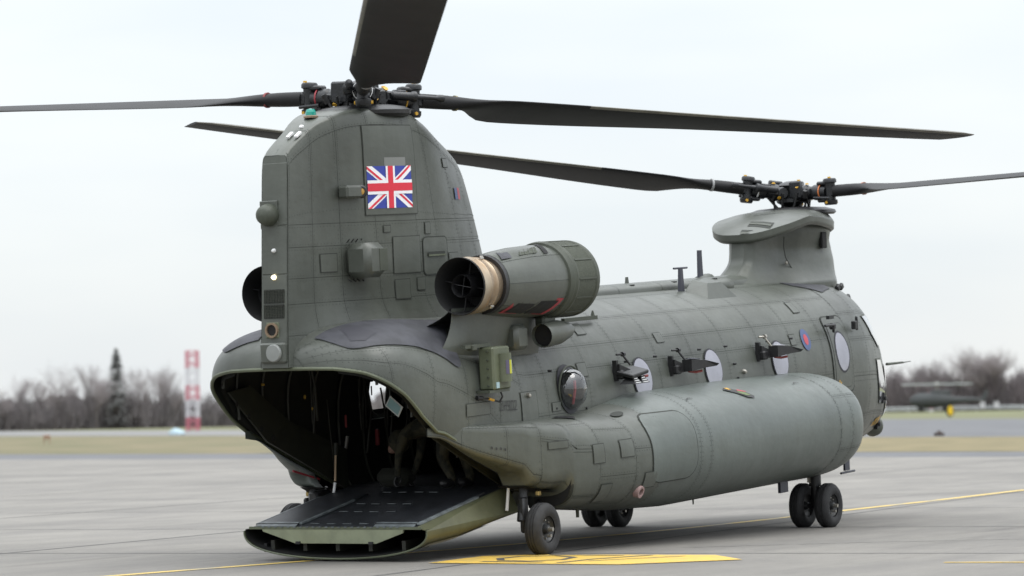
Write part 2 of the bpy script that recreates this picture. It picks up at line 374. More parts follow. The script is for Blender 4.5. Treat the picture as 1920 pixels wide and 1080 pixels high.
sheet('taxiway', [(45, -86), (95.0, 20.1), (111.4, 55.0), (150, 84), (255.4, 130.7), (181.0, 47.6), (110, -32), (60, -90)], 0.02, M['asphalt'])

# painted lines on the apron
M['linepaint'] = mat('worn_yellow_line', (0.62, 0.44, 0.10), 0.6, col2=(0.36, 0.31, 0.2), scale=1.1, detail=8, lo=0.36, hi=0.5)
M['boxpaint'] = mat('yellow_ground_paint', (0.62, 0.40, 0.055), 0.65, col2=(0.44, 0.32, 0.10), scale=5, detail=9, lo=0.3, hi=0.6)
M['boxink'] = mat('black_ground_paint', (0.07, 0.065, 0.06), 0.7, var=0.3, scale=8)
def ribbon(name, pts, w, z, m, kind=None):
    P = [Vector((x, y, 0)) for x, y in pts]; vs, fs = [], []
    for i, p in enumerate(P):
        d = (P[min(i+1, len(P)-1)] - P[max(i-1, 0)]).normalized(); n = Vector((-d.y, d.x, 0))*w/2
        vs += [(p.x+n.x, p.y+n.y, z), (p.x-n.x, p.y-n.y, z)]
    for i in range(len(P)-1): fs.append([2*i, 2*i+1, 2*i+3, 2*i+2])
    return mesh(name, vs, fs, m, None, False, None, kind)
def curve2(pts, n=6):
    xs = [(i, p[0]) for i, p in enumerate(pts)]; ys = [(i, p[1]) for i, p in enumerate(pts)]
    return [(smo(i/n, xs), smo(i/n, ys)) for i in range((len(pts)-1)*n+1)]
ln = ribbon('taxi_line', curve2([(-9, 1.0), (-4.1, 0.75), (-0.3, 0.35), (4.3, 0.05), (8.0, 0.1), (11.1, 0.3), (15.3, 0.72), (19.2, 1.05), (25.5, 1.7), (40, 3.3)]), 0.15, 0.018, M['linepaint'], 'structure')
mk = sheet('ground_marking', [(-0.95, -1.4), (0.6, -1.2), (1.02, -1.6), (1.25, -3.9), (0.3, -4.72), (-0.9, -3.8)], 0.020, M['boxpaint'])
tag(mk, 'yellow painted patch with black characters on the concrete beside the aft wheel')
def ink(poly): return mesh('marking_outline', [(x, y, 0.024) for x, y in poly], [list(range(len(poly)))], M['boxink'], mk, False)
def inkline(pts, w=0.05): 
    o = ribbon('marking_outline', pts, w, 0.024, M['boxink']); o.parent = mk; return o
inkline([(0.05, -1.75), (-.35, -2.0), (-.45, -2.4), (-.1, -2.65), (.45, -2.5), (.75, -2.1), (.5, -1.75), (.05, -1.75)], 0.09)
inkline([(-0.62, -1.9), (-0.62, -2.7)], 0.10); inkline([(0.95, -1.9), (0.9, -2.9)], 0.07)
inkline([(-0.75, -2.95), (0.1, -2.95), (1.05, -3.2)], 0.07); inkline([(-0.3, -3.1), (0.9, -3.7)], 0.05)
ribbon('stand_line', [(0.10, -7.2), (0.75, -10.5)], 0.12, 0.018, M['boxpaint'], 'structure').location = (0, 0, 0)
# expansion joints of the slabs and a few sealed cracks
M['joint'] = mat('joint_sealant', (0.055, 0.055, 0.055), 0.8)
jb = MB()
for k in range(-8, 12):
    y = k*7.5-2.2
    jb._add([(-60, y, 0.015), (62, y+16, 0.015), (62, y+16.05, 0.015), (-60, y+.05, 0.015)], [[0, 1, 2, 3]])
for k in range(-5, 9):
    x = k*7.5+1.2
    jb._add([(x+7.9, -60, 0.015), (x-7.9, 60, 0.015), (x-7.85, 60, 0.015), (x+7.95, -60, 0.015)], [[0, 1, 2, 3]])
jb.build('slab_joints', M['joint'], None, fix=False, kind='stuff')
cb = MB()
for (x0, y0, ang, ln_) in ((-7.5, 1.0, 100, 1.6), (2.5, -9.5, -65, 7), (-3.5, 3.0, 110, 3.0), (3.0, -2.6, -50, 5)):
    p = Vector((x0, y0, 0)); a = math.radians(ang)
    for i in range(int(ln_/.12)):
        a2 = a+random.uniform(-.5, .5); q = p+Vector((math.cos(a2), math.sin(a2), 0))*.12; w = random.uniform(.008, .022)
        n = Vector((-math.sin(a2), math.cos(a2), 0))*w
        cb._add([(p-n)+Vector((0, 0, .0165)), (p+n)+Vector((0, 0, .0165)), (q+n)+Vector((0, 0, .0165)), (q-n)+Vector((0, 0, .0165))], [[0, 1, 2, 3]]); p = q
cb.build('pavement_cracks', M['boxink'], None, fix=False, kind='stuff')

# ================================================================ HELICOPTER (nose = +X, stands nose-up on its long front legs)
heli = empty('helicopter', (0, 0, 0), (0, -math.radians(3.4), 0))
tag(heli, 'olive grey twin rotor helicopter, rear ramp lowered, union flag on tail pylon', 'helicopter')
NL, SL = 0.0, 1.0
# ---- fuselage section
def zc_(x): return smo(x, [(-0.7, 2.05), (1.6, 1.45)])
def zt_(x):
    if x < 0.3: return 2.33 + 0.51*max(0.0, 1-((0.3-x)/2.0)**3)**0.33
    return smo(x, [(0.3, 2.84), (1.8, 2.88), (11.8, 2.86)])
def hw_(x): return smo(x, [(-1.0, 1.33), (0.6, 1.38)]) if x > -0.4 else smo(x, [(-1.0, 1.33), (0.6, 1.38)])*max(0.0, 1-((-0.4-x)/1.3)**4)**0.4
def n_(x): return lerp(x, [(-1.0, 2.9), (1.0, 2.4)])
def zb_(x): return lerp(x, [(1.4, 0.36), (11.8, 0.30)])
ZE = [(-1.7, 2.335), (-1.62, 2.32), (-1.48, 2.26), (-1.35, 2.17), (-1.08, 1.98), (-0.77, 1.72), (-0.45, 1.52), (-0.3, 1.49), (1.4, 0.74)]
def ze_(x): return lerp(x, ZE)
def section(x, phi):
    """phi 0 = top centre, + = starboard, pi = belly"""
    s, c = math.sin(phi), math.cos(phi); zc, n = zc_(x), n_(x); sg = 1 if s >= 0 else -1
    hwx = hw_(x)
    if c >= 0: return (x, -sg*hwx*abs(s)**(2/n), zc + (zt_(x)-zc)*c**(2/n))
    nb = lerp(x, [(-0.5, 2.0), (1.4, 3.2)])
    return (x, -sg*hwx*abs(s)**(2/nb), zc - (zc-zb_(x))*(-c)**(2/nb))
def phie(x):
    zc, n, ze = zc_(x), n_(x), ze_(x)
    if ze >= zc:
        r = min(1, (ze-zc)/max(1e-4, zt_(x)-zc)); return math.acos(min(0.9999, r**(n/2)))
    nb = lerp(x, [(-0.5, 2.0), (1.4, 3.2)]); r = min(1, (zc-ze)/(zc-zb_(x))); return math.acos(-(r**(nb/2)))
def f_cab(x, v): return section(x, v*PI)
def f_aft(x, v): x = max(-1.6999, x); return section(x, v*phie(x))
BUB = (2.56, 1.81)
def hole(c, r=0.27): return c.y > 0.9 and (c.x-BUB[0])**2 + (c.z-BUB[1])**2 < r*r
US = 28
# dark under-skin that shows in the seams
surf('fuselage_frame', f_cab, 1.4, 11.0, -1, 1, 170, 84, M['seam'], heli, -0.008, -1, skin=True, drop=hole)
surf('tail_frame', f_aft, -1.7, 1.4, -1, 1, 60, 60, M['seam'], heli, -0.008, -1, clampu=(-1.69, 1.4), skin=True)
vb_s = [0.0, 0.09, 0.217, 0.318, 0.389, 0.49, 0.62, 0.80, 1.0]
ub_c = [1.4, 2.02, 3.10, 4.02, 5.02, 6.02, 7.02, 8.06, 9.08, 10.05, 11.0]
panels(f_cab, ub_c, vb_s, M['skin'], heli)
surf('port_skin', f_cab, 1.4, 11.0, -1, 0, 170, 60, M['skin'], heli, 0.005, -1, drop=hole)
ub_a = [-1.7, -1.25, -0.55, 0.15, 0.85, 1.4]
vb_a = [0.0, 0.22, 0.42, 0.62, 0.82, 1.0]
panels(f_aft, ub_a, vb_a, M['skin'], heli, du=0.07, dv=0.09, clampu=(-1.69, 1.4))
surf('port_tail_skin', f_aft, -1.7, 1.4, -1, 0, 60, 30, M['skin'], heli, 0.005, -1, clampu=(-1.69, 1.4))
# rolled lip round the cargo opening
lp = []
for i in range(61):
    x = -1.699+(1.4+1.699)*(i/60)**1.6; lp.append(f_aft(x, 1.0))
lp = [(x, -y, z) for x, y, z in lp[::-1]][:-1] + lp
MB().path([(p[0], p[1], p[2]) for p in lp], 0.022, 7).build('opening_lip', M['skin_l'], heli, True)

# ---- nose
NZT = [(11.0, 2.865), (11.8, 2.86), (12.4, 2.78), (12.9, 2.58), (13.2, 2.33), (13.45, 1.98), (13.75, 1.58), (13.98, 1.22), (14.1, 0.95)]
NZB = [(11.0, 0.305), (11.8, 0.30), (12.8, 0.34), (13.4, 0.46), (13.8, 0.62), (14.0, 0.76), (14.1, 0.93)]
NHW = [(11.0, 1.38), (11.5, 1.36), (12.0, 1.26), (12.5, 1.12), (13.0, 0.97), (13.5, 0.76), (13.85, 0.50), (14.03, 0.25), (14.1, 0.02)]
def f_nose(x, v):
    phi = v*PI; s, c = math.sin(phi), math.cos(phi); sg = 1 if s >= 0 else -1
    zt, zb, hw = smo(x, NZT), smo(x, NZB), smo(x, NHW); zc = smo(x, [(11.0, 1.45), (12.0, 1.42), (14.1, 0.94)]); n = 2.4
    if c >= 0: return (x, -sg*hw*abs(s)**(2/n), zc+(zt-zc)*c**(2/n))
    return (x, -sg*hw*abs(s)**(2/2.8), zc-(zc-zb)*(-c)**(2/2.8))
surf('nose_frame', f_nose, 11.0, 14.1, -1, 1, 40, 72, M['seam'], heli, -0.008, -1, clampu=(11.0, 14.08), skin=True)
panels(f_nose, [11.0, 11.65, 12.25, 12.75, 13.25, 14.1], [0.0, 0.15, 0.30, 0.40, 0.5, 0.62, 0.8, 1.0], M['skin'], heli, du=0.06, dv=0.08, clampu=(11.0, 14.08))
surf('port_nose_skin', f_nose, 11.0, 14.1, -1, 0, 30, 40, M['skin'], heli, 0.005, -1, clampu=(11.0, 14.08))

M['rivet'] = mat('rivet_heads', (0.050, 0.057, 0.047), 0.45)
build_rivets('rivet_rows', M['rivet'], heli)
# ---- aft pylon
PTOP = [(-1.56, 4.74), (-1.50, 4.80), (-1.2, 4.98), (-0.91, 5.13), (-0.5, 5.235), (0.0, 5.27), (0.7, 5.25), (1.17, 5.13), (1.46, 5.01), (2.0, 4.81), (2.3, 4.66), (2.42, 4.46), (2.47, 4.2)]
def pxr(z): return -1.74+(z-2.59)*0.088
def pxf(z): return 2.90-(z-3.48)*0.36 if z > 3.2 else 3.0+(3.2-z)**1.5*1.2
PW = [(0.0, 0.175), (0.10, 0.20), (0.22, 0.33), (0.38, 0.47), (0.5, 0.53), (0.62, 0.52), (0.75, 0.44), (0.86, 0.31), (0.95, 0.16), (0.985, 0.08), (1.0, 0.0)]
ZM = 3.95
def f_pyl(s, t):
    """s 0..1 rear to front; |t| 0 = crest, 1 = level ZM, 2 = root"""
    s = min(max(s, 0), 1); xt = -1.56+(2.47+1.56)*s; H = smo(xt, PTOP); z0 = 2.35; m = lerp(s, [(0, 14), (.40, 12), (.6, 8), (.8, 5.5), (1, 4)])
    a = abs(t); sg = 1 if t >= 0 else -1
    if a >= 1: q = (ZM-z0)/(H-z0)*(2-a)
    else:
        ac = math.asin(((ZM-z0)/(H-z0))**(m/2)); q = math.sin(PI/2-a*(PI/2-ac))**(2/m)
    q = max(0.0, q); cq = max(0.0, 1-q**m)**(1/m) if a > 0 else 0.0
    z = z0+(H-z0)*q; w = smo(s, PW)
    x = pxr(z)+(pxf(z)-pxr(z))*s
    fl = max(0.0, 3.2-z); w = w + 0.62*fl**2.2*min(1, s*4+0.02)*(1 if s < .9 else (1-s)/.1)
    return (x, -sg*w*cq, z)
pyl = surf('aft_pylon', f_pyl, 0, 1, -2, 2, 80, 120, M['seam'], heli, -0.006, -1, clampu=(0.0, 1.0), skin=True)
pub = [0.0, 0.105, 0.20, 0.33, 0.50, 0.60, 0.74, 0.875, 1.0]; pvb = [0.0, 0.55, 1.0, 1.16, 1.38, 1.56, 1.78, 2.0]
panels(f_pyl, pub, pvb, M['skin'], pyl, du=0.09, dv=0.07, clampu=(0, 1))
surf('port_pylon_skin', f_pyl, 0, 1, -2, 0, 60, 60, M['skin'], pyl, 0.005, -1, clampu=(0, 1))
build_rivets('rivet_rows', M['rivet'], pyl)
# flat rear face of the pylon, as riveted plates
pr = MB()
zs = [2.35+(4.80-2.35)*i/12 for i in range(13)]
rp = [f_pyl(0, t/20) for t in range(-40, 41)]
for k, (za, zb2) in enumerate([(2.5, 3.40), (3.40, 3.95), (3.95, 4.66)]):
    q = MB(); q.box(((pxr((za+zb2)/2)-0.004), 0, (za+zb2)/2), (0.012, 0.335, zb2-za-0.006), Matrix.Rotation(math.atan(0.088), 3, 'Y'), bev=0.006)
    q.build('rear_plate', M['skin'], pyl, False)
q = MB(); q.v = []; q._add([Vector(p) for p in rp], [list(range(len(rp)))]); q.build('rear_closure', M['skin'], pyl)

# ---- sponsons (long fuel tank forward, wheel pod aft)
def sp_hw(x): return smo(x, [(-0.6, 0.0), (0.0, 0.08), (0.5, 0.27), (1.0, 0.45), (1.5, 0.62), (2.0, 0.74), (3.0, 0.90), (4.2, 1.0), (5.0, 1.02), (9.0, 1.02)])
def sp_zt(x): return smo(x, [(-0.95, 1.58), (0.6, 1.52), (1.8, 1.50), (2.6, 1.50), (3.3, 1.57), (4.2, 1.66), (6, 1.66), (9, 1.62)])
def sp_zb(x): return lerp(x, [(-0.95, 1.53), (-0.3, 1.43), (0.3, 1.16), (0.92, 0.92), (0.98, 0.78), (1.25, 0.70), (1.50, 0.68), (1.57, 0.60), (1.60, 0.44), (2.2, 0.38), (3.3, 0.26), (4.5, 0.19), (9.0, 0.16)])
XF0, XFL = 8.85, 0.98
def f_sp(x, v):
    """v 0 = top junction with the cabin side, 1 = bottom"""
    k = 1.0 if x < XF0 else max(0.0, 1-((x-XF0)/XFL)**2.6)**(1/2.6)
    zt, zb, w = sp_zt(x), sp_zb(x), sp_hw(x); zm = zb+(zt-zb)*0.5; h = (zt-zb)/2
    a = v*PI; n = lerp(x, [(.9, 6.0), (1.6, 3.4), (3.2, 2.35)])
    y = w*abs(math.sin(a))**(2/n); c = math.cos(a); z = h*(abs(c)**(2/n))*(1 if c >= 0 else -1)
    return (x, -(lerp(x, [(-.6, 1.25), (1.0, 1.28)]) + y*(k if k > 0 else 0)), zm*1.0 + z*k - 0.0)
def f_spL(x, v): p = f_sp(x, v); return (p[0], -p[1], p[2])
spr = surf('starboard_sponson', f_sp, -0.6, 9.83, 0, 1, 190, 44, M['seam'], heli, -0.008, -1, clampu=(-0.55, 9.82), skin=True)
sub = [-0.6, 0.0, 0.62, 1.10, 2.05, 2.75, 3.35, 4.25, 4.52, 8.45, 8.85, 9.83]; svb = [0.0, 0.16, 0.36, 0.58, 0.8, 1.0]
for (u0, u1), vb in zip(zip(sub, sub[1:]), [[0, .3, .6, 1]]*3 + [[0, .22, .45, .7, 1], [0, .3, .55, .8, 1], [0, .45, 1], [0, 1], [0, 1], [0, 1], [0, .33, .62, 1], [0, .33, .62, 1]]):
    panels(f_sp, [u0, u1], vb, M['skin2'] if u0 > 3.2 else M['skin'], spr, du=0.13, dv=0.10, clampu=(-0.55, 9.82))
spl = surf('port_sponson', f_spL, -0.6, 9.83, 0, 1, 120, 30, M['skin2'], heli, 0, 1, clampu=(-0.55, 9.82))
build_rivets('rivet_rows', M['rivet'], spr)
BV['t'] = bvh(); BV['all'] = BV['t']; BV['cabin'] = bvh(SKINS[:3])

# ---- forward pylon with its overhanging cowl
def f_fp(s, z):
    z = 2.70+(z-2.70)*(lerp(s, [(0, 3.60), (.2, 3.60), (.45, 3.74)])-2.70)/.90
    xr = smo(z, [(2.8, 9.55), (3.0, 9.95), (3.2, 10.20), (3.6, 10.26)]); xf = smo(z, [(2.7, 12.80), (2.9, 12.78), (3.3, 12.78), (3.45, 12.68), (3.8, 12.75)])
    w = smo(s, [(0, 0.10), (0.06, 0.21), (0.3, 0.30), (0.5, 0.47), (0.75, 0.55), (0.9, 0.47), (0.97, 0.30), (1.0, 0.0)])
    fl = max(0, 3.15-max(z, 2.82)); w = w + 1.5*fl**2.3*(1 if s < .8 else (1-s)/.2)*(0.25 if s < .02 else 1)
    neck = 1-0.10*math.exp(-((z-3.32)/.16)**2)*(1 if s > .3 else s/.3)
    return (xr+(xf-xr)*s, -w*neck, z)
fp = empty('forward_pylon', (0, 0, 0), parent=heli)
vs, ns, fs = patch(f_fp, 0, 1, 2.70, 3.60, 44, 22, 0, -1)
mesh('pylon_side', vs, [q[::-1] for q in fs], M['skin'], fp, True, [-n for n in ns]); SK1 = ([v.copy() for v in vs], fs)
SKINS.append((vs, fs))
mesh('pylon_side', [(v[0], -v[1], v[2]) for v in vs], fs, M['skin'], fp, True, None)
mesh('rear_closure', [(v[0], v[1], v[2]) for v in vs[:23]]+[(v[0], -v[1], v[2]) for v in vs[:23]], [[i, i+1, 24+i, 23+i] for i in range(22)], M['skin'], fp)
def cowl(s, t):
    """s = -1..1 round the plan (0 = starboard middle..), t = 0 underside lip .. 1 crown"""
    a = s*PI   # angle from aft (0) to front (pi)
    n = 2.5; ca, sa = math.cos(a), math.sin(a); sg = 1 if sa >= 0 else -1
    ex = -abs(ca)**(2/n)*(1 if ca > 0 else -1); ey = abs(sa)**(2/n)*sg
    xm, ax, ay = 11.52, 1.36, 0.72
    x = xm+ax*ex; y = -ay*ey*smo(x, [(9.84, 0.80), (11, 1.0), (12.9, 0.85)])
    zl = smo(x, [(9.84, 3.44), (10.1, 3.46), (10.6, 3.58), (11.3, 3.70), (12.0, 3.64), (12.92, 3.54)])
    zr = smo(x, [(9.48, 3.56), (9.8, 3.66), (10.6, 3.78), (11.5, 3.84), (12.92, 3.72)])
    # profile: lip under -> rim -> shoulder -> deck
    k = [(0.80, 0.04), (0.95, -0.04), (0.995, -0.01), (1.005, 0.09)]
    if t < 0.5:
        q = t/0.5*3; i = min(2, int(q)); q -= i; sc = k[i][0]+(k[i+1][0]-k[i][0])*q; z = zl+k[i][1]+(k[i+1][1]-k[i][1])*q
    else:
        q = (t-0.5)/0.5; sc = 1.005*math.cos(q*PI/2)**0.7 if q < 1 else 0.0
        zz = smo(xm+(x-xm)*sc, [(9.84, 3.54), (10.2, 3.64), (10.8, 3.78), (11.5, 3.89), (12.2, 3.91), (12.92, 3.80)]) - .05*(abs(y*sc)/.72)**2
        b = 1-min(1.0, sc/1.005)**9; z = (zl+0.09)*(1-b)+zz*b
    return (xm+(x-xm)*sc, y*sc, z)
vs, ns, fs = patch(cowl, -1, 1, 0, 0.999, 72, 24, 0, 1)
cw = MB(); cw._add(vs, fs); cwo = cw.build('pylon_cowl', M['skin'], fp, True)
cwo.data.set_sharp_from_angle(angle=math.radians(60))
# louvres in the cowl, side opening
BV['t'] = BVHTree.FromPolygons([v.co.copy() for v in cwo.data.vertices], [tuple(p.vertices) for p in cwo.data.polygons])
for a0 in (10.10, 10.42):
    lv = drape('louvre', [(a0, -.08), (a0+.20, -.05), (a0+.20, -.42), (a0, -.44)], M['seam'], fp, 'top', .006, cuts=1); drape('louvre_slat', [(a0+.06, -.08), (a0+.12, -.07), (a0+.12, -.41), (a0+.06, -.42)], M['skin_d'], lv, 'top', .012)
drape('cowl_hatch_line', [(11.0, .1), (11.02, .1), (11.22, -.3), (11.20, -.3)], M['seam'], fp, 'top', .008)
BV['t'] = BV['all']
# ring / dome under the forward rotor
HF = Vector((12.125, 0, 4.114)); HA = Vector((0.322, 0, 5.423))
q = MB(); q.lathe((HF.x, 0, 3.80), (0, 0, 1), [(0, .62), (.03, .66), (.07, .64), (.11, .5), (.13, .2), (.13, 0)], 32); q.build('swashplate_cover', M['black'], fp, True)
q = MB(); q.lathe((HA.x, 0, 5.17), (0, 0, 1), [(0, .52), (.035, .58), (.08, .585), (.12, .52), (.15, .36), (.15, 0)], 36); q.build('swashplate_cover', M['black'], pyl, True)

# ---- spine tunnel over the cabin
def f_spine(x, a): w, h = 0.27, 0.135; return (x, -w*math.sin(a)*1.0, 2.858+h*max(0, math.cos(a))**0.6 + 0.0)
for i, (a, b) in enumerate([(1.6, 3.2), (3.2, 4.8), (4.8, 6.05), (6.05, 7.3), (7.3, 8.55), (8.55, 10.0)]):
    vs, ns, fs = patch(f_spine, a+.004, b-.004, -PI/2, PI/2, 2, 20, 0, -1); q = MB(); q._add(vs, fs); q.build('spine_cover', M['skin'], heli, True)
    q = MB(); q.box((a+.5, -.19, 2.965), (.09, .05, .02)); q.build('spine_vent', M['soot_and_opening_shade'], heli)
# ---- antennas and fairings on the roof
def fin(name, x, y, z0, z1, c0, c1, th, m, lean=0.0):
    q = MB(); P = []
    for z, c, l in ((z0, c0, 0), (z1, c1, lean)):
        P.append([(x+l-c/2, y, z), (x+l-c*.2, y-th/2, z), (x+l+c*.3, y-th/2, z), (x+l+c/2, y, z), (x+l+c*.3, y+th/2, z), (x+l-c*.2, y+th/2, z)])
    q._add(P[0]+P[1], [[i, (i+1) % 6, 6+(i+1) % 6, 6+i] for i in range(6)]+[[5, 4, 3, 2, 1, 0], [6, 7, 8, 9, 10, 11]]); return q
M['antenna'] = mat('antenna_navy', (0.03, 0.032, 0.045), 0.5)
q = fin('a', 7.56, -.42, 2.80, 3.15, .22, .14, .035, M['antenna']); ab = q.build('blade_antenna', M['antenna'], heli)
q = MB(); q.tube((7.36, -.42, 3.155), (7.76, -.42, 3.155), .014, .014, 8); q.build('antenna_rod', M['antenna'], ab)
q = MB(); q.box((7.56, -.42, 2.80), (.42, .15, .05), bev=.02); q.build('antenna_foot', M['skin'], ab)
fin('b', 8.995, 0, 2.95, 3.375, .20, .15, .035, M['antenna']).build('blade_antenna', M['antenna'], heli)
fin('c', 6.78, 0, 2.96, 3.075, .14, .06, .03, M['skin']).build('blade_antenna', M['skin'], heli)
q = MB(); q._add([(7.62, -.45, 2.84), (8.62, -.45, 2.84), (7.85, -.45, 2.98), (8.35, -.45, 2.98), (7.6, -.80, 2.66), (8.62, -.80, 2.66), (7.88, -.66, 2.93), (8.3, -.66, 2.93)],
   [[0, 1, 3, 2], [4, 6, 7, 5], [2, 3, 7, 6], [0, 2, 6, 4], [1, 5, 7, 3]]); q.build('roof_fairing', M['skin'], heli)
for (x, y) in ((9.15, 0.02), (8.95, -.36)):
    q = MB(); q.lathe((x, y, 2.93 if y > -.2 else 2.86), (1, 0, 0), [(-.24, .02), (-.2, .08), (.0, .11), (.14, .11), (.2, .09), (.2, 0)], 14); q.build('air_scoop', M['skin'], heli, True)
q = MB(); q.box((3.55, -1.02, 2.63), (.86, .05, .05)); q.tube((3.9, -1.02, 2.65), (3.9, -1.02, 2.72), .03, .01, 8); q.build('sight_rail', M['skin_d'], heli)
for (x, y, z) in ((12.05, -.72, 2.68), (12.55, -.55, 2.68), (13.0, -.45, 2.5)):
    q = MB(); q.box((x, y, z+.03), (.1, .06, .09), Matrix.Rotation(-.5, 3, 'Y'), bev=.015); q.build('wire_deflector', M['black'], heli)
q = MB(); q.tube((13.72, -.72, 1.48), (14.25, -.76, 1.475), .022, .016, 8); q.tube((14.2, -.76, 1.475), (14.55, -.76, 1.475), .010, .006, 8); q.build('pitot_tube', M['skin_d'], heli, True)
q = MB(); q.lathe((13.50, -.36, .66), (0.6, -.1, -.25), [(-.1, .08), (0, .14), (.36, .16), (.42, .13), (.42, 0)], 18); q.build('sensor_turret', M['skin_d'], heli, True)
for (x, z) in ((12.75, 1.02), (12.95, .62)):
    h_ = BV['t'].ray_cast(Vector((x, -6, z)), Vector((0, 1, 0)))[0]; y = h_.y
    q = MB(); q.prism([(x-.08, y-.05, z-.07), (x+.1, y-.05, z-.02), (x-.02, y-.05, z+.09)], (0, .06, 0)); q.tube((x, y-.07, z), (x, y, z), .03, .03, 10); q.build('tie_down_lug', M['black'], heli)

# ---- engines
def engine(sy):
    ey, ez = 1.35*sy, 3.155; t = empty('engine', (0, 0, 0), parent=heli)
    def L_(name, prof, m, n=40, smooth=True, yc=ey, zc=ez, ax=(1, 0, 0), ox=0.0):
        q = MB(); q.lathe((ox, yc, zc), ax, prof, n, (0, 0, 1)); return q.build(name, m, t, smooth)
    L_('nacelle', [(0.60, .30), (0.66, .345), (0.9, .375), (1.3, .41), (1.7, .425), (2.0, .42)], M['skin'], 44)
    for i in range(8):
        a0, a1 = 2*PI*i/8, 2*PI*(i+1)/8-.015
        vs, fs = [], []
        prof = [(0.67, .352), (0.9, .381), (1.3, .416), (1.7, .431), (1.97, .428)]
        for (h, r) in prof: vs += [(h, ey+r*math.sin(a0+(a1-a0)*j/5), ez+r*math.cos(a0+(a1-a0)*j/5)) for j in range(6)]
        for k in range(4): fs += [[k*6+j, k*6+j+1, (k+1)*6+j+1, (k+1)*6+j] for j in range(5)]
        q = MB(); q._add(vs, fs); q.build('cowl_panel', M['skin'], t, True, fix=False)
    L_('hot_duct', [(0.12, .333), (0.14, .338), (0.27, .330), (0.29, .338), (0.31, .330), (0.44, .318), (0.46, .327), (0.48, .317), (0.62, .30)], M['ttube'], 48)
    L_('exhaust_mouth', [(0.62, .27), (0.12, .322), (0.105, .333), (0.13, .339)], M['soot_and_opening_shade'], 44)
    L_('exhaust_back', [(0.66, .29), (0.66, 0)], M['soot_and_opening_shade'], 32)
    L_('duct_collar', [(0.60, .345), (0.66, .35), (0.66, .30), (0.60, .30), (0.60, .345)], M['black'], 40)
    q = MB(); q.lathe((0, ey, ez), (1, 0, 0), [(0.60, .12), (0.16, .125), (0.15, .13), (0.165, .135), (0.60, .14)], 26)
    for a in (0, PI/2):
        for s in (-1, 1): q.tube((0.3, ey+s*.13*math.cos(a+.2), ez+s*.13*math.sin(a+.2)), (0.3, ey+s*.32*math.cos(a+.2), ez+s*.32*math.sin(a+.2)), .008, .008, 5)
        q.tube((0.2, ey-.12*math.cos(a+.2), ez-.12*math.sin(a+.2)), (0.2, ey+.12*math.cos(a+.2), ez+.12*math.sin(a+.2)), .005, .005, 5)
    q.build('exhaust_core', M['black'], t, True)
    q = MB()
    for a in (20, 140, 250): 
        a = math.radians(a); q.box((0.45, ey+.335*math.sin(a)*(1 if sy > 0 else -1), ez+.335*math.cos(a)), (.07, .03, .05), Matrix.Rotation(-a, 3, 'X'), bev=.01)
    q.build('clamp', M['steel'], t)
    # particle separator barrel with mesh panels and frames
    L_('separator_ring', [(1.95, .42), (1.96, .455), (2.03, .47), (2.05, .455), (2.10, .455), (2.12, .468), (2.16, .462)], M['skin_d'], 48)
    L_('separator_barrel', [(2.12, .448), (2.62, .448), (2.66, .44), (2.70, .40), (2.70, 0)], M['seam'], 48)
    for i in range(12):
        a0, a1 = 2*PI*i/12+.012, 2*PI*(i+1)/12-.012; vs = []
        for h in (2.165, 2.58): vs += [(h, ey+.457*math.sin(a0+(a1-a0)*j/5), ez+.457*math.cos(a0+(a1-a0)*j/5)) for j in range(6)]
        q = MB(); q._add(vs, [[j, j+1, 7+j, 6+j] for j in range(5)]); q.build('mesh_panel', M['mesh'], t, True, fix=False)
    L_('separator_nose', [(2.585, .455), (2.60, .468), (2.66, .468), (2.69, .455), (2.72, .42), (2.74, .30), (2.76, .12), (2.77, 0)], M['skin_d'], 48)
    q = MB()
    for i in range(12):
        a = 2*PI*i/12; q.box((2.37, ey+.46*math.sin(a), ez+.46*math.cos(a)), (.42, .022, .014), Matrix.Rotation(-a, 3, 'X'))
    q.build('separator_ribs', M['skin_d'], t)
    # fairing down to the fuselage shoulder
    def fair(x, v):
        w = smo(x, [(0.25, .05), (0.8, .33), (1.5, .40), (2.3, .30), (2.7, .10)]); zt = ez-.22; y = ey - sy*.12
        a = v*PI; out = w*(1+0.9*max(0, 1-v)**2.2)
        return (x, y+sy*out*1.0 - sy*.0, zt-.80*(1-v))
    for side in (1, -1):
        vs, fs = [], []
        for i in range(25):
            x = 0.12+2.0*i/24; w = smo(x, [(0.12, .02), (0.5, .14), (1.1, .19), (1.7, .15), (2.12, .03)])
            for j in range(9):
                v = j/8
                if side == 1: vs.append((x-.55*v*v*(1-i/26), sy*(1.20+w+(1.235-1.20-w)*v**1.3+.10*v*v*(1-v)), 2.90-.62*v))
                else: vs.append((x-.2*v*v, sy*(1.22-w-(.62-w)*v**1.6), 2.90-.30*v-.02*v*v))
        fs = [[i*9+j, i*9+j+1, (i+1)*9+j+1, (i+1)*9+j] for i in range(24) for j in range(8)]
        q = MB(); q._add(vs, fs); q.build('engine_fairing', M['skin'], t, True)
    # grille with a red border on the lower cowl, drain and oil-cooler outlet
    if sy < 0:
        def band(h0, h1, A0, A1, r, m, name):
            vs = []; n = 8
            for h in (h0, h1): vs += [(h+ (0.18*(1-j/n)), ey+r(h)*math.sin(math.radians(A0+(A1-A0)*j/n))*-1, ez+r(h)*math.cos(math.radians(A0+(A1-A0)*j/n))) for j in range(n+1)]
            q = MB(); q._add(vs, [[j, j+1, n+2+j, n+1+j] for j in range(n)]); return q.build(name, m, t, True, fix=False)
        rr = lambda o: (lambda h: lerp(h, [(0.6, .36), (0.9, .385), (1.3, .42), (1.7, .435), (2.0, .43)])+o)
        band(0.70, 1.72, 120, 156, rr(.004), M['red'], 'grille_border'); band(0.78, 1.16, 124, 152, rr(.008), M['soot_and_opening_shade'], 'grille'); band(1.22, 1.62, 124, 152, rr(.008), M['soot_and_opening_shade'], 'grille')
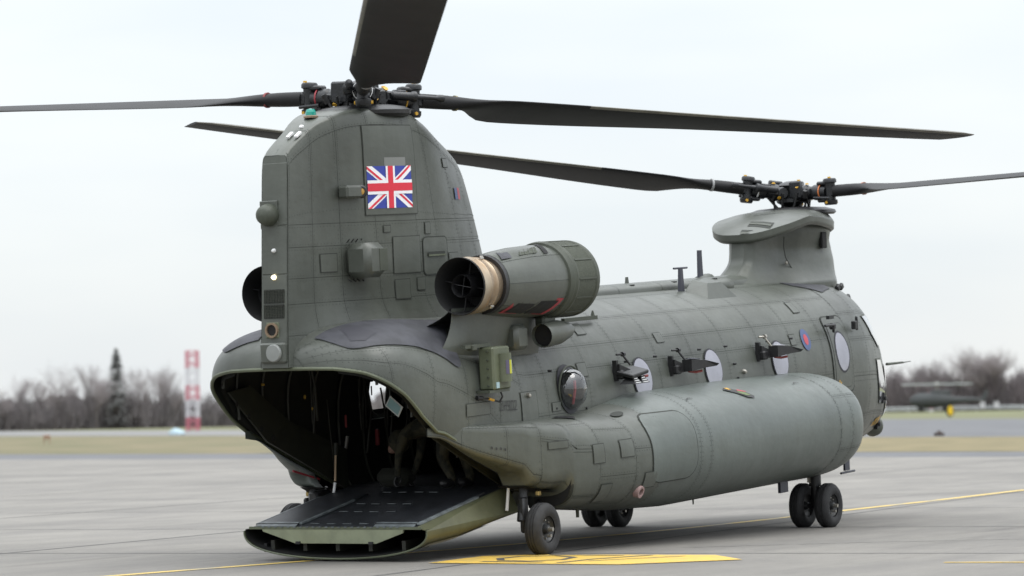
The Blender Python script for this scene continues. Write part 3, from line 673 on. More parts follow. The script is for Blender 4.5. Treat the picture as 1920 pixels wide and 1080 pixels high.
        for k in range(5): band(0.84+k*.16, 0.85+k*.16, 125, 151, rr(.011), M['seam'], 'grille_bar')
        band(1.10, 1.50, 18, 38, rr(.004), M['mesh'], 'cowl_screen'); band(1.62, 1.72, 5, 42, rr(.006), M['soot_and_opening_shade'], 'cowl_slot'); band(0.70, 0.92, 2, 40, rr(.004), M['patch'], 'soot_patch')
        for k in range(4): band(1.12+k*.1, 1.13+k*.1, 18, 38, rr(.008), M['skin'], 'screen_bar')
        q = MB(); q.lathe((1.72, -1.50, 2.50), (1, -.0, .06), [(.4, .10), (.02, .135), (0, .14), (.04, .148), (.36, .15), (.62, .10), (.8, .02)], 26); q.build('cooler_duct', M['skin'], t, True)
        q = MB(); q.lathe((1.78, -1.50, 2.505), (1, 0, 0), [(0, .128), (0, 0)], 24); q.build('cooler_duct_mouth', M['soot_and_opening_shade'], t)
        q = MB(); q.box((2.0, -1.40, 2.66), (.3, .14, .14), bev=.03); q.build('duct_bracket', M['skin_d'], t)
        q = MB(); q.box((1.38, -1.34, 2.50), (.30, .20, .30), bev=.05); q.build('drain_box', M['skin'], t, True)
    return t
engine(-1); engine(1)

# ---- landing gear (root space is tilted, so wheel centres sit lower toward the nose)
def wheel(x, y, z, face, twin=False):
    t = empty('wheel', (0, 0, 0), parent=heli); r = .311; w = .105
    q = MB(); prof = [(-w*.75, .155), (-w*.95, .19), (-w, .235), (-w*.86, .275), (-w*.62, .300), (-w*.4, .309)]
    for g in (-.35, 0, .35): prof += [(w*(g-.05), r), (w*(g-.035), r-.008), (w*(g+.035), r-.008), (w*(g+.05), r)]
    prof += [(w*.4, .309), (w*.62, .300), (w*.86, .275), (w, .235), (w*.95, .19), (w*.75, .155)]
    q.lathe((x, y, z), (0, 1, 0), prof, 48, (0, 0, 1))
    for v in q.v:   # slight flattening where the tyre carries the load
        if v.z < z-.29: v.z = max(v.z, z-.302)
    q.build('tyre', M['tyre'], t, True)
    q = MB()
    for s in (-1, 1): q.lathe((x, y, z), (0, s, 0), [(w*.6, .157), (w*.62, .150), (w*.35, .135), (w*.2, .10), (w*.25, .06), (w*.55, .05), (w*.75, .045), (w*.8, .03), (w*.8, 0)], 26)
    q.build('rim', M['rim'], t, True)
    q = MB()
    for k in range(8):
        a = 2*PI*k/8; q.tube((x+.108*math.cos(a), y+face*w*.2, z+.108*math.sin(a)), (x+.108*math.cos(a), y+face*w*.42, z+.108*math.sin(a)), .011, .011, 6)
    q.build('rim_bolts', M['steel'], t)
    q = MB(); q.tube((x, y+face*w*.7, z), (x, y+face*(w+.035), z), .028, .024, 12); q.tube((x, y+face*w*.6, z-.075), (x, y+face*(w+.005), z-.075), .022, .018, 10); q.build('hub_cap', M['steel'], t, True)
    return t
for s in (-1, 1):
    for yy in (1.83, 1.446): wheel(8.948, s*yy, -.221+.0, s if yy > 1.6 else -s)
    g = MB(); g.tube((8.948, s*1.638, -.221), (8.96, s*1.638, .45), .062, .062, 14); g.tube((8.955, s*1.638, .05), (8.96, s*1.638, .5), .085, .085, 14); g.tube((8.948, s*1.42, -.221), (8.948, s*1.86, -.221), .035, .035, 10)
    gs = g.build('gear_strut', M['black'], heli, True)
    g = MB(); g.tube((8.95, s*1.60, .10), (8.955, s*1.60, .22), .075, .075, 12); g.build('strut_sleeve', M['steel'], gs, True)
    g = MB(); g.path([(9.02, s*1.62, .05), (9.14, s*1.62, -.05), (9.0, s*1.62, -.16)], .022); g.build('torque_link', M['black'], gs)
    wheel(1.0885, s*1.744, .246+.004, s)
    g = MB(); g.tube((1.09, s*1.55, .25), (1.09, s*1.72, .25), .05, .04, 10); g.box((1.06, s*1.52, .42), (.12, .07, .42), bev=.02); g.tube((1.02, s*1.50, .35), (1.25, s*1.46, 1.0), .055, .055, 12); g.tube((1.15, s*1.5, .28), (1.75, s*1.42, .62), .04, .04, 10)
    pass
    if s > 0: g.box((1.0, s*1.30, .62), (.34, .14, .22), bev=.03); g.tube((.8, s*1.3, .55), (1.2, s*1.6, .45), .03, .03, 8)
    gs = g.build('gear_strut', M['black'], heli, True)
    g = MB(); g.box((1.24, s*1.62, .66), (.07, .05, .06), bev=.01); g.build('brass_fitting', mat('brass%d' % s, (.4, .3, .12), .4, .7), gs)
    # wheel bay: shade of open bottom and rear bulkhead painted as black sheets
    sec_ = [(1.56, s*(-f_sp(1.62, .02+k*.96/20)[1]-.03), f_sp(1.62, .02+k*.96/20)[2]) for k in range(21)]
    g = MB(); g._add(sec_, [list(range(21))]); g.build('wheel_bay_wall', M['soot_and_opening_shade'], heli)
    g = MB(); g._add([(x, s*yy, sp_zb(x)-.012) for x in (1.0, 1.3, 1.52) for yy in (1.2, 1.2+sp_hw(x)*.86)], [[0, 1, 3, 2], [2, 3, 5, 4]]); g.build('wheel_bay_roof', M['soot_and_opening_shade'], heli)

# ---- ramp
ramp = empty('ramp', (0, 0, 0), parent=heli)
def rd(x): return 0.455+(x+.71)*(0.745-.455)/2.11
def rs(x): return 0.405+(x+.71)*(0.44-.405)/2.11
def rb(x): return lerp(x, [(-.71, .085), (0.2, .14), (1.4, .36)])
def hull(x, u):  # u -1..1 across, underside
    a = u*PI/2; w = 1.255; return (x, -w*math.sin(a)*1.0, rs(x)-(rs(x)-rb(x))*math.cos(a)**0.72 if abs(u) < 1 else rs(x))
vs, fs = [], []
for i in range(13):
    x = -.71+2.11*i/12
    for j in range(41): vs.append(hull(x, -1+j/20))
fs = [[i*41+j, i*41+j+1, (i+1)*41+j+1, (i+1)*41+j] for i in range(12) for j in range(40)]
q = MB(); q._add(vs, fs); q.build('ramp_underside', M['skin_b'], ramp, True, fix=False)
vs2 = [Vector((x, y*.985, z+.018)) for x, y, z in vs]
q = MB(); q._add(vs2, [f[::-1] for f in fs]); q.build('ramp_inner_hull', M['soot_and_opening_shade'], ramp, True, fix=False)
q = MB(); q.path([Vector(hull(-.712, -1+j/20)) for j in range(41)], .012, 6); q.build('hull_rim', M['skin_l'], ramp, True)
for s in (-1, 1):
    q = MB(); q._add([(-.71, s*1.255, rs(-.71)), (1.4, s*1.255, rs(1.4)), (1.4, s*1.12, rd(1.4)), (-.71, s*1.12, rd(-.71)), ], [[0, 1, 2, 3]]); q.build('side_wall', M['skin_b'], ramp)
    q = MB(); q.prism([(-.65, s*1.085, rd(-.65)+.012), (.7, s*1.085, rd(.7)+.012), (.7, s*1.125, rd(.7)+.004), (-.65, s*1.125, rd(-.65)+.004)], (0, 0, .018)); q.build('edge_strip', M['deckl'], ramp)
    q = MB(); q.prism([(-.66, s*.535, rd(-.66)+.004), (.9, s*.535, rd(.9)+.004), (.9, s*1.08, rd(.9)+.004), (-.66, s*1.08, rd(-.66)+.004)], (0, 0, .024)); mt = q.build('tread_mat', M['deck'], ramp)
    q = MB(); q.prism([(-.70, s*.535, rd(-.7)+.0), (-.62, s*.535, rd(-.62)+.03), (-.62, s*1.08, rd(-.62)+.03), (-.70, s*1.08, rd(-.7)+.0)], (0, 0, .006)); q.build('tread_edge', M['deckl'], mt)
    q = MB(); q.prism([(-.62, s*.50, rd(-.62)+.006), (.55, s*.50, rd(.55)+.006), (.55, s*.54, rd(.55)+.006), (-.62, s*.54, rd(-.62)+.006)], (0, 0, .022)); q.build('edge_strip', M['deckl'] if s > 0 else M['deck'], ramp)
q = MB(); q._add([(-.71, 1.12, rd(-.71)), (-.71, -1.12, rd(-.71)), (1.4, -1.12, rd(1.4)), (1.4, 1.12, rd(1.4))], [[0, 1, 2, 3]]); q.build('ramp_deck', M['deck'], ramp)
for k in range(10):
    x = -.58+.2*k
    for yy in (-.32, -.1, .12, .34):
        q = MB(); q.box((x+random.uniform(-.02, .02), yy, rd(x)+.006), (.03, .11, .006)); 
        if k in (0, 3, 5, 8): q.build('tie_down_cover', M['deckl'], ramp)
q = MB(); q.prism([(-.712, 1.0, .43), (-.712, -.94, .43), (-.712, -.93, .385), (-.712, -.565, .262), (-.712, .545, .262), (-.712, .99, .40)], (.03, 0, 0)); ep = q.build('end_panel', M['panel_l'], ramp)
q = MB(); q.box((-.70, .0, .440), (.03, 2.36, .03)); q.build('end_rail', M['skin_l'], ramp)
for i in range(22): q = MB(); q.box((-.718, .98-.088*i, .452), (.02, .03, .012)); q.build('hinge_knuckle', M['deckl'], ramp)
for yy in (.5, -.5): q = MB(); q.box((-.722, yy, .27), (.02, .06, .03)); q.build('latch', M['black'], ep)
for yy in (-.9, -.45, 0, .45, .9): q = MB(); q.box((-.4, yy, .23-.0*abs(yy)), (.5, .05, .12)); q.build('hull_rib', M['interior'] if 'interior' in M else M['inside2'], ramp)
for s, a0 in ((-1, .8), (-1, .8)):
    pass
wv = [Vector(hull(-.55+1.4*i/10, (.50+.26*j/5)+(.06 if j < 3 else 0)*(i/10)**2)) for i in range(11) for j in range(6)]
wv = [v+Vector((0, -.009, -.009)) for v in wv]
q = MB(); q._add(wv, [[i*6+j, i*6+j+1, (i+1)*6+j+1, (i+1)*6+j] for i in range(10) for j in range(5)]); q.build('wear_plate', mat('wear_grey', (.24, .25, .25), .55, var=.2, scale=8), ramp, True)
for (x, y) in ((-.70, 1.0),): q = MB(); q.box((x+.1, 1.02, .20), (.06, .04, .10)); q.build('drain_stub', M['black'], ramp)
# ramp actuator rods (scuffed white, tan above)
for s in (-1, 1):
    q = MB(); q.tube((1.06, s*1.285, .47), (1.13, s*1.285, .76), .020, .017, 8); q.build('rod_sleeve', M['white'], ramp, True)
    q = MB(); q.tube((1.27, s*1.17, .78), (1.45, s*1.15, 1.35), .022, .022, 8); q.build('actuator_rod', M['steel'], ramp, True)
q = MB(); q.tube((.90, 1.05, .60), (.97, 1.05, .82), .017, .017, 8); q.build('rod_sleeve', M['white'], ramp, True)
q = MB(); q.tube((.975, 1.05, .84), (1.01, 1.05, 1.15), .014, .014, 8); q.build('actuator_rod', mat('tan_rod', (.45, .32, .2), .5), ramp, True)
q = MB(); q.tube((1.01, 1.05, 1.15), (1.03, 1.05, 1.30), .035, .035, 8); q.build('actuator_rod', M['inside2'], ramp, True)

# ---- cargo hold interior
hold = empty('cargo_hold', (0, 0, 0), parent=heli)
def f_in(x, v):
    xx = x; p = f_aft(xx, v) if xx < 1.4 else f_cab(xx, v*.74)
    k = lerp(x, [(-1.7, .93), (-1.0, .93), (9, .92)]); return (p[0]+(0.06 if x < -1 else 0), p[1]*k, 1.3+(p[2]-1.3)*.95)
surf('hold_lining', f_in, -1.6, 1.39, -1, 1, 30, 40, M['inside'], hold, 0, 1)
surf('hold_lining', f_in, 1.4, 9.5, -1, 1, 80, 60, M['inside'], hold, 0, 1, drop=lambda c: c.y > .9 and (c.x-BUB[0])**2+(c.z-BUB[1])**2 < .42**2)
q = MB(); q._add([(1.35, -1.25, .745), (9.5, -1.25, .745), (9.5, 1.25, .745), (1.35, 1.25, .745)], [[0, 1, 2, 3]]); q.build('hold_floor', M['deck'], hold)
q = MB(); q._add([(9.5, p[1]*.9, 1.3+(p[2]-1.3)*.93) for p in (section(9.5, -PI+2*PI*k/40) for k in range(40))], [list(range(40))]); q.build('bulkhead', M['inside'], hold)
for k in range(10):
    x = -1.35+.55*k; vmax = 1.0 if x < 1.4 else 1.0
    pts = [Vector(f_in(x, -vmax+2*vmax*j/30)) for j in range(31)]; pts = [Vector((p.x, p.y*.97, 1.3+(p.z-1.3)*.98)) for p in pts]
    q = MB(); q.path(pts, .018, 5); q.build('hoop_frame', M['inside2'], hold)
for s in (-1, 1):   # sloping sill beams with lightening holes
    q = MB(); q.prism([(-1.05, s*1.17, 2.05), (-.3, s*1.17, 1.42), (1.35, s*1.13, .70), (1.35, s*1.13, 1.20), (.2, s*1.17, 1.62), (-.6, s*1.17, 2.1)], (0, -s*.03, 0)); sb = q.build('sill_beam', M['inside2'], hold)
    for k in range(9):
        x = -.9+.24*k; z = lerp(x, [(-1.05, 2.0), (-.3, 1.50), (1.35, .86)]); r = .028+.004*k
        q = MB(); q.tube((x, s*1.139, z), (x, s*1.136, z), r, r, 14); q.build('lightening_hole', M['soot_and_opening_shade'], sb)
    for k in range(5):
        x = .25+.22*k; z = lerp(x, [(-.3, 1.72), (1.35, 1.05)]); r = .04+.008*(k % 2)
        q = MB(); q.tube((x, s*1.139, z), (x, s*1.136, z), r, r, 14); q.build('lightening_hole', M['soot_and_opening_shade'], sb)
q = MB(); q.prism([(.58, 1.40, .985), (1.0, 1.30, .85), (1.0, 1.30, .87), (.58, 1.40, 1.01)], (0, -.015, 0)); q.build('red_stripe', M['red'], hold)
R2 = random.Random(3)
M['dim_red'] = mat('dull_red_kit', (.14, .012, .015), .6); M['dim_yellow'] = mat('dull_yellow_kit', (.28, .17, .02), .6); M['dim_white'] = mat('grey_kit', (.2, .2, .2), .6)
ct = MB()
for k in range(34):   # hydraulic lines and straps hanging and running along the walls
    s = 1 if k % 3 else -1; x = R2.uniform(.3, 4.5); z0 = R2.uniform(1.5, 2.2); y = s*R2.uniform(.95, 1.12)
    ct.path([(x, y, z0+.3), (x+R2.uniform(-.05, .05), y-.03*s, z0), (x+R2.uniform(-.1, .1), y, z0-R2.uniform(.2, .6))], R2.uniform(.006, .016), 5)
for k in range(10): ct.path([(-1.2, -.8+.17*k, 2.35), (3.5, -.8+.17*k+R2.uniform(-.1, .1), 2.45)], .014, 5)
ct.build('hold_pipes', mat('pipe_grey', (.02, .02, .016), .5), hold, kind='stuff')
for (x, y, z, m, dx, dz) in ((1.2, 1.0, 1.55, 'red', .03, .16), (1.9, 1.0, 1.3, 'red', .05, .2), (.4, 1.05, 1.9, 'yellow', .03, .05), (.55, 1.05, 1.75, 'yellow', .025, .04), (2.6, .5, 2.15, 'red', .04, .06), (3.2, .2, 1.15, 'red', .1, .04), (1.5, .8, 1.9, 'white', .02, .12), (2.0, .6, 1.7, 'white', .02, .12), (-.4, 1.1, 2.1, 'yellow', .04, .03)):
    q = MB(); q.box((x, y, z), (dx, dx, dz), bev=.01); q.build('equipment', M['dim_'+m], hold)
q = MB(); q.prism([(1.0, .22, 1.86), (1.0, .30, 1.74), (1.0, .12, 1.60), (1.0, .05, 1.72)], (.012, 0, 0)); cd = q.build('checklist_board', mat('pale_board', (.75, .78, .78), .5), hold)
q = MB(); q.prism([(.993, .215, 1.835), (.993, .275, 1.742), (.993, .125, 1.625), (.993, .075, 1.722)], (.004, 0, 0)); q.build('board_sheet', mat('aqua_sheet', (.32, .52, .55), .5), cd)

# ---- windows
BV['t'] = BV['cabin']
def window(x, z, a, b, side=-1, label=None, big=False):
    t = drape('window_frame', ell(x, z, a+.02, b+.02), M['sealb'], heli, 'side', .012, sgn=side)
    drape('window_pane', ell(x, z, a, b), M['window'], t, 'side', .018, sgn=side)
    return t
for x in (4.50, 6.52, 8.58):
    window(x, 1.815, .235, .255); window(x, 1.815, .235, .255, 1)
window(2.56, 1.81, .01, .01, 1) if False else None
# bubble window starboard aft: dark seal, dark glass dome with red gear seen behind it
bw = drape('bubble_window', ell(2.56, 1.81, .285, .30), M['sealb'], heli, 'side', .012)
q = MB(); pr_ = [(0, .25), (.06, .245), (.12, .22), (.165, .17), (.19, .10), (.20, 0)]
q.lathe((2.56, -1.375, 1.81), (0, -1, 0), pr_, 32, (0, 0, 1)); 
gm = bpy.data.materials.new('bubble_glass'); gm.use_nodes = True; gb = gm.node_tree.nodes['Principled BSDF']; gb.inputs['Base Color'].default_value = (.55, .58, .6, 1); gb.inputs['Transmission Weight'].default_value = 1; gb.inputs['Roughness'].default_value = .02; gb.inputs['IOR'].default_value = 1.12; gb.inputs['Coat Weight'].default_value = 1.0; gb.inputs['Coat IOR'].default_value = 1.9; gb.inputs['Coat Roughness'].default_value = .03
q.build('bubble_dome', gm, bw, True)
q = MB(); q.tube((2.56, -1.40, 1.81), (2.56, -1.398, 1.81), .245, .245, 28); q.build('opening_shade_disc', M['soot_and_opening_shade'], bw)  # black disc paints the unlit cabin behind the dome
q = MB(); q.path([(2.60, -1.415, 1.90), (2.575, -1.43, 1.80), (2.55, -1.415, 1.64)], .016); q.build('red_strap', M['red'], bw)
q = MB(); rim_ = [(2.56+.27*math.cos(a*PI/16), -1.385, 1.81+.285*math.sin(a*PI/16)) for a in range(33)]; q.path(rim_, .012, 6); q.build('bubble_rim', M['skin_d'], bw)
q = MB(); rim_ = [(2.56+.29*math.cos(a*PI/16), 1.385, 1.81+.30*math.sin(a*PI/16)) for a in range(33)]; q.path(rim_, .04, 6); q.build('bubble_rim', M['skin'], heli)

# ---- crew door
dp = rrect(10.64, 1.79, .66, 1.06, .09)
cdoor = drape('crew_door', [(x, z) for x, z in grow(dp, .02)], M['seam'], heli, 'side', .010, cuts=6, ml=.05)
drape('door_panel', dp, M['skin'], cdoor, 'side', .012, cuts=5); drape('door_inner_line', rrect(10.64, 1.77, .56, .92, .10), M['seam'], cdoor, 'side', .0138, cuts=5); drape('door_inner_panel', rrect(10.64, 1.77, .545, .905, .095), M['skin'], cdoor, 'side', .0155, cuts=5)
drape('window_frame', ell(10.66, 1.82, .235, .30), M['sealb'], cdoor, 'side', .018); drape('window_pane', ell(10.66, 1.82, .205, .27), M['window'], cdoor, 'side', .020)
q = MB(); q.box((10.32, -1.36, 2.33), (.16, .05, .05)); q.path([(10.05, -1.40, 2.22), (10.30, -1.42, 2.22), (10.42, -1.36, 2.12)], .02); q.box((10.35, -1.38, 2.2), (.10, .08, .09), bev=.02); q.build('rescue_hoist_bracket', M['black'], heli)
q = MB(); q.box((11.15, -1.36, 2.18), (.08, .07, .12), bev=.01); q.box((11.3, -1.33, 2.2), (.03, .04, .2), bev=.01); q.build('door_hinge', M['black'], heli)
q = MB(); q.tube((10.78, -1.38, 1.18), (10.84, -1.42, 1.20), .03, .03, 8); q.build('door_step_peg', M['black'], heli)
for k, (x, z) in enumerate(((10.44, 1.40), (10.46, 1.35), (10.49, 1.37))): drape('rescue_mark', rect(x, z, .03, .05, .01), M['yellow'], cdoor, 'side', .030)
# cockpit glazing: side windshield strip, lower side window, chin glass
def nose_glass(name, poly, top=False):
    t = drape(name, grow(poly, .03), M['skin_d'], heli, 'side', .012, cuts=4); drape('window_pane', poly, M['cockpit'], t, 'side', .018, cuts=5)
    t2 = drape(name, grow(poly, .03), M['skin_d'], heli, 'side', .012, cuts=4, sgn=1); drape('window_pane', poly, M['cockpit'], t2, 'side', .018, cuts=4, sgn=1)
nose_glass('side_windshield', [(11.95, 2.27), (12.30, 2.27), (12.92, 1.83), (12.62, 1.80), (12.2, 2.0)])
nose_glass('cockpit_side_window', [(12.22, 1.62), (12.62, 1.60), (12.95, 1.22), (12.95, .98), (12.42, .98)])
nose_glass('chin_window', [(12.98, 1.50), (13.45, 1.42), (13.72, 1.05), (13.5, .72), (13.15, .86)])
for (x, z, w, h) in ((12.62, .68, .22, .10), (12.40, .66, .07, .06), (12.80, .70, .06, .11)): drape('stencil_mark', rect(x, z, w, h, .02), M['yellow'], heli, 'side', .012)
for (x, z, w, h) in ((12.62, .68, .16, .02), (12.62, .65, .16, .012), (12.62, .71, .16, .012)): drape('stencil_mark', rect(x, z, w, h, .02), M['seam'], heli, 'side', .015)

BV['t'] = BV['all']
# ---- paint patches, flag, roundels, serial
M['blue_f'] = mat('flag_blue', (.025, .045, .30), .5); M['red_f'] = mat('flag_red', (.62, .02, .045), .5); M['white_f'] = mat('flag_white', (.80, .80, .82), .5)
FX0, FX1, FZ0, FZ1 = -0.31, 0.475, 4.10, 4.59
def fl_(u, v): return (FX0+(FX1-FX0)*u, FZ0+(FZ1-FZ0)*v + 0.0)
def flag_poly(name, uv, m, parent, off): return drape(name, [fl_(*p) for p in uv], m, parent, 'side', off, cuts=2)
drape('pale_placard', rect(.18, 4.64, .38, .10), mat('faded_paint', (.17, .175, .165), .5), pyl, 'side', .012, cuts=2)
fo = 0.0125
fg = flag_poly('union_flag', [(0, 0), (1, 0), (1, 1), (0, 1)], M['blue_f'], pyl, fo)
def stripe(cx, cy, dx, dy, w, L0, L1, sh=0.0):
    """diagonal bar inside the flag; returns clipped polygon in unit coordinates (2:1 flag space)"""
    pass
def diag(w0, w1, p, q):
    """bar between p and q with signed half-widths w0, w1, clipped to the flag rectangle, flag space 0..A x 0..B"""
    P, Q = Vector(p), Vector(q); d = (Q-P).normalized(); n = Vector((-d.y, d.x)); P = P-d*.2 if False else P
    poly = [P+n*w0, Q+n*w0, Q+n*w1, P+n*w1]
    def clip(poly, f, g):
        o = []
        for a, b in zip(poly, poly[1:]+poly[:1]):
            fa, fb = f(a), f(b)
            if fa >= 0: o.append(a)
            if (fa >= 0) != (fb >= 0): o.append(a+(b-a)*(fa/(fa-fb)))
        return o
    for f in (lambda a: a.x, lambda a: 60-a.x, lambda a: a.y, lambda a: 36-a.y): poly = clip(poly, f, None)
    return [(a.x/60, a.y/36) for a in poly]
E_ = 8
for (p, q_) in (((-E_, -E_*.6), (30, 18)), ((60+E_, 36+E_*.6), (30, 18)), ((-E_, 36+E_*.6), (30, 18)), ((60+E_, -E_*.6), (30, 18))):
    flag_poly('white_diagonal', diag(-3.4, 3.4, p, q_), M['white_f'], fg, fo+.002)
    flag_poly('red_diagonal', diag(0.0, 2.1, q_, p) if True else None, M['red_f'], fg, fo+.004)
for nm, m, w, o in (('white_cross', 'white_f', 6.0, .006), ('red_cross', 'red_f', 3.4, .008)):
    flag_poly(nm, [(.5-w/60, 0), (.5+w/60, 0), (.5+w/60, 1), (.5-w/60, 1)], M[m], fg, fo+o); flag_poly(nm, [(0, .5-w/36), (1, .5-w/36), (1, .5+w/36), (0, .5+w/36)], M[m], fg, fo+o+.001)
M['blue_m'] = mat('muted_blue', (.055, .085, .19), .5); M['red_m'] = mat('muted_red', (.42, .05, .07), .5)
rd_ = drape('roundel', ell(9.56, 2.05, .14, .15), M['blue_m'], heli, 'side', .011); drape('roundel_centre', ell(9.56, 2.05, .065, .075), M['red_m'], rd_, 'side', .014)
ff = drape('fin_flash', rect(1.72, 4.25, .13, .14), M['blue_m'], pyl, 'side', .011, cuts=2); drape('flash_bar', rect(1.82, 4.25, .09, .14), M['red_m'], pyl, 'side', .012, cuts=2)
def glyph(ch, x, z, h, w, m, parent, off=.011, t=.012):
    segs = {'Z': [(0, 1, 1, 1), (1, 1, 0, 0), (0, 0, 1, 0)], 'H': [(0, 0, 0, 1), (1, 0, 1, 1), (0, .5, 1, .5)], '9': [(1, 0, 1, 1), (0, 1, 1, 1), (0, .5, 0, 1), (0, .5, 1, .5), (0, 0, 1, 0)],
            '0': [(0, 0, 0, 1), (1, 0, 1, 1), (0, 0, 1, 0), (0, 1, 1, 1)], '2': [(0, 1, 1, 1), (1, 1, 1, .55), (1, .55, 0, 0), (0, 0, 1, 0)]}[ch]
    for a, b, c, d in segs:
        p, q = Vector((x+a*w, z+b*h)), Vector((x+c*w, z+d*h)); dd = (q-p).normalized(); n = Vector((-dd.y, dd.x))*t/2; p = p-dd*t/2; q = q+dd*t/2
        drape('serial_letter', [tuple(p-n), tuple(q-n), tuple(q+n), tuple(p+n)], m, parent, 'side', off, cuts=0, smooth=False)
M['ink'] = mat('stencil_ink', (.025, .025, .025), .6)
for i, ch in enumerate('ZH902'): glyph(ch, .845+i*.083, 1.67-.004*i, .105, .055, M['ink'], heli)
# charcoal exhaust patch on the shoulders
PP = [(-1.50, -.34), (-1.52, -.62), (-1.47, -.86), (-1.15, -1.08), (-.75, -1.19), (-.31, -1.24), (.10, -1.31), (.12, -1.20), (.16, -1.10), (.26, -.98), (.6, -.84), (1.0, -.74), (.24, -.66), (-.35, -.54), (-1.0, -.42)]
PP = [(x, y-.04) for x, y in PP]
for _ in range(2): PP = [PP[0]] + [q for a, b in zip(PP[:-1], PP[1:]) for q in ((a[0]*.75+b[0]*.25, a[1]*.75+b[1]*.25), (a[0]*.25+b[0]*.75, a[1]*.25+b[1]*.75))] + [PP[-1]]
drape('charcoal_patch', PP, M['patch'], heli, 'top', .012, cuts=8, zmax=3.02, ml=.03)
drape('charcoal_patch', [(x, -y) for x, y in PP], M['patch'], heli, 'top', .012, cuts=8, zmax=3.02, ml=.03)
drape('fresh_paint', [(-1.22, -.54), (-1.06, -.60), (-1.06, -.93), (-1.30, -.93), (-1.41, -.80)], M['patch2'], heli, 'top', .016, cuts=4)
BV['t'] = BV['cabin']
drape('charcoal_patch', [(10.6, .35), (11.6, .3), (11.8, -.3), (11.7, -.75), (11.2, -.85), (10.7, -.6)], M['patch'], heli, 'top', .010, cuts=4)

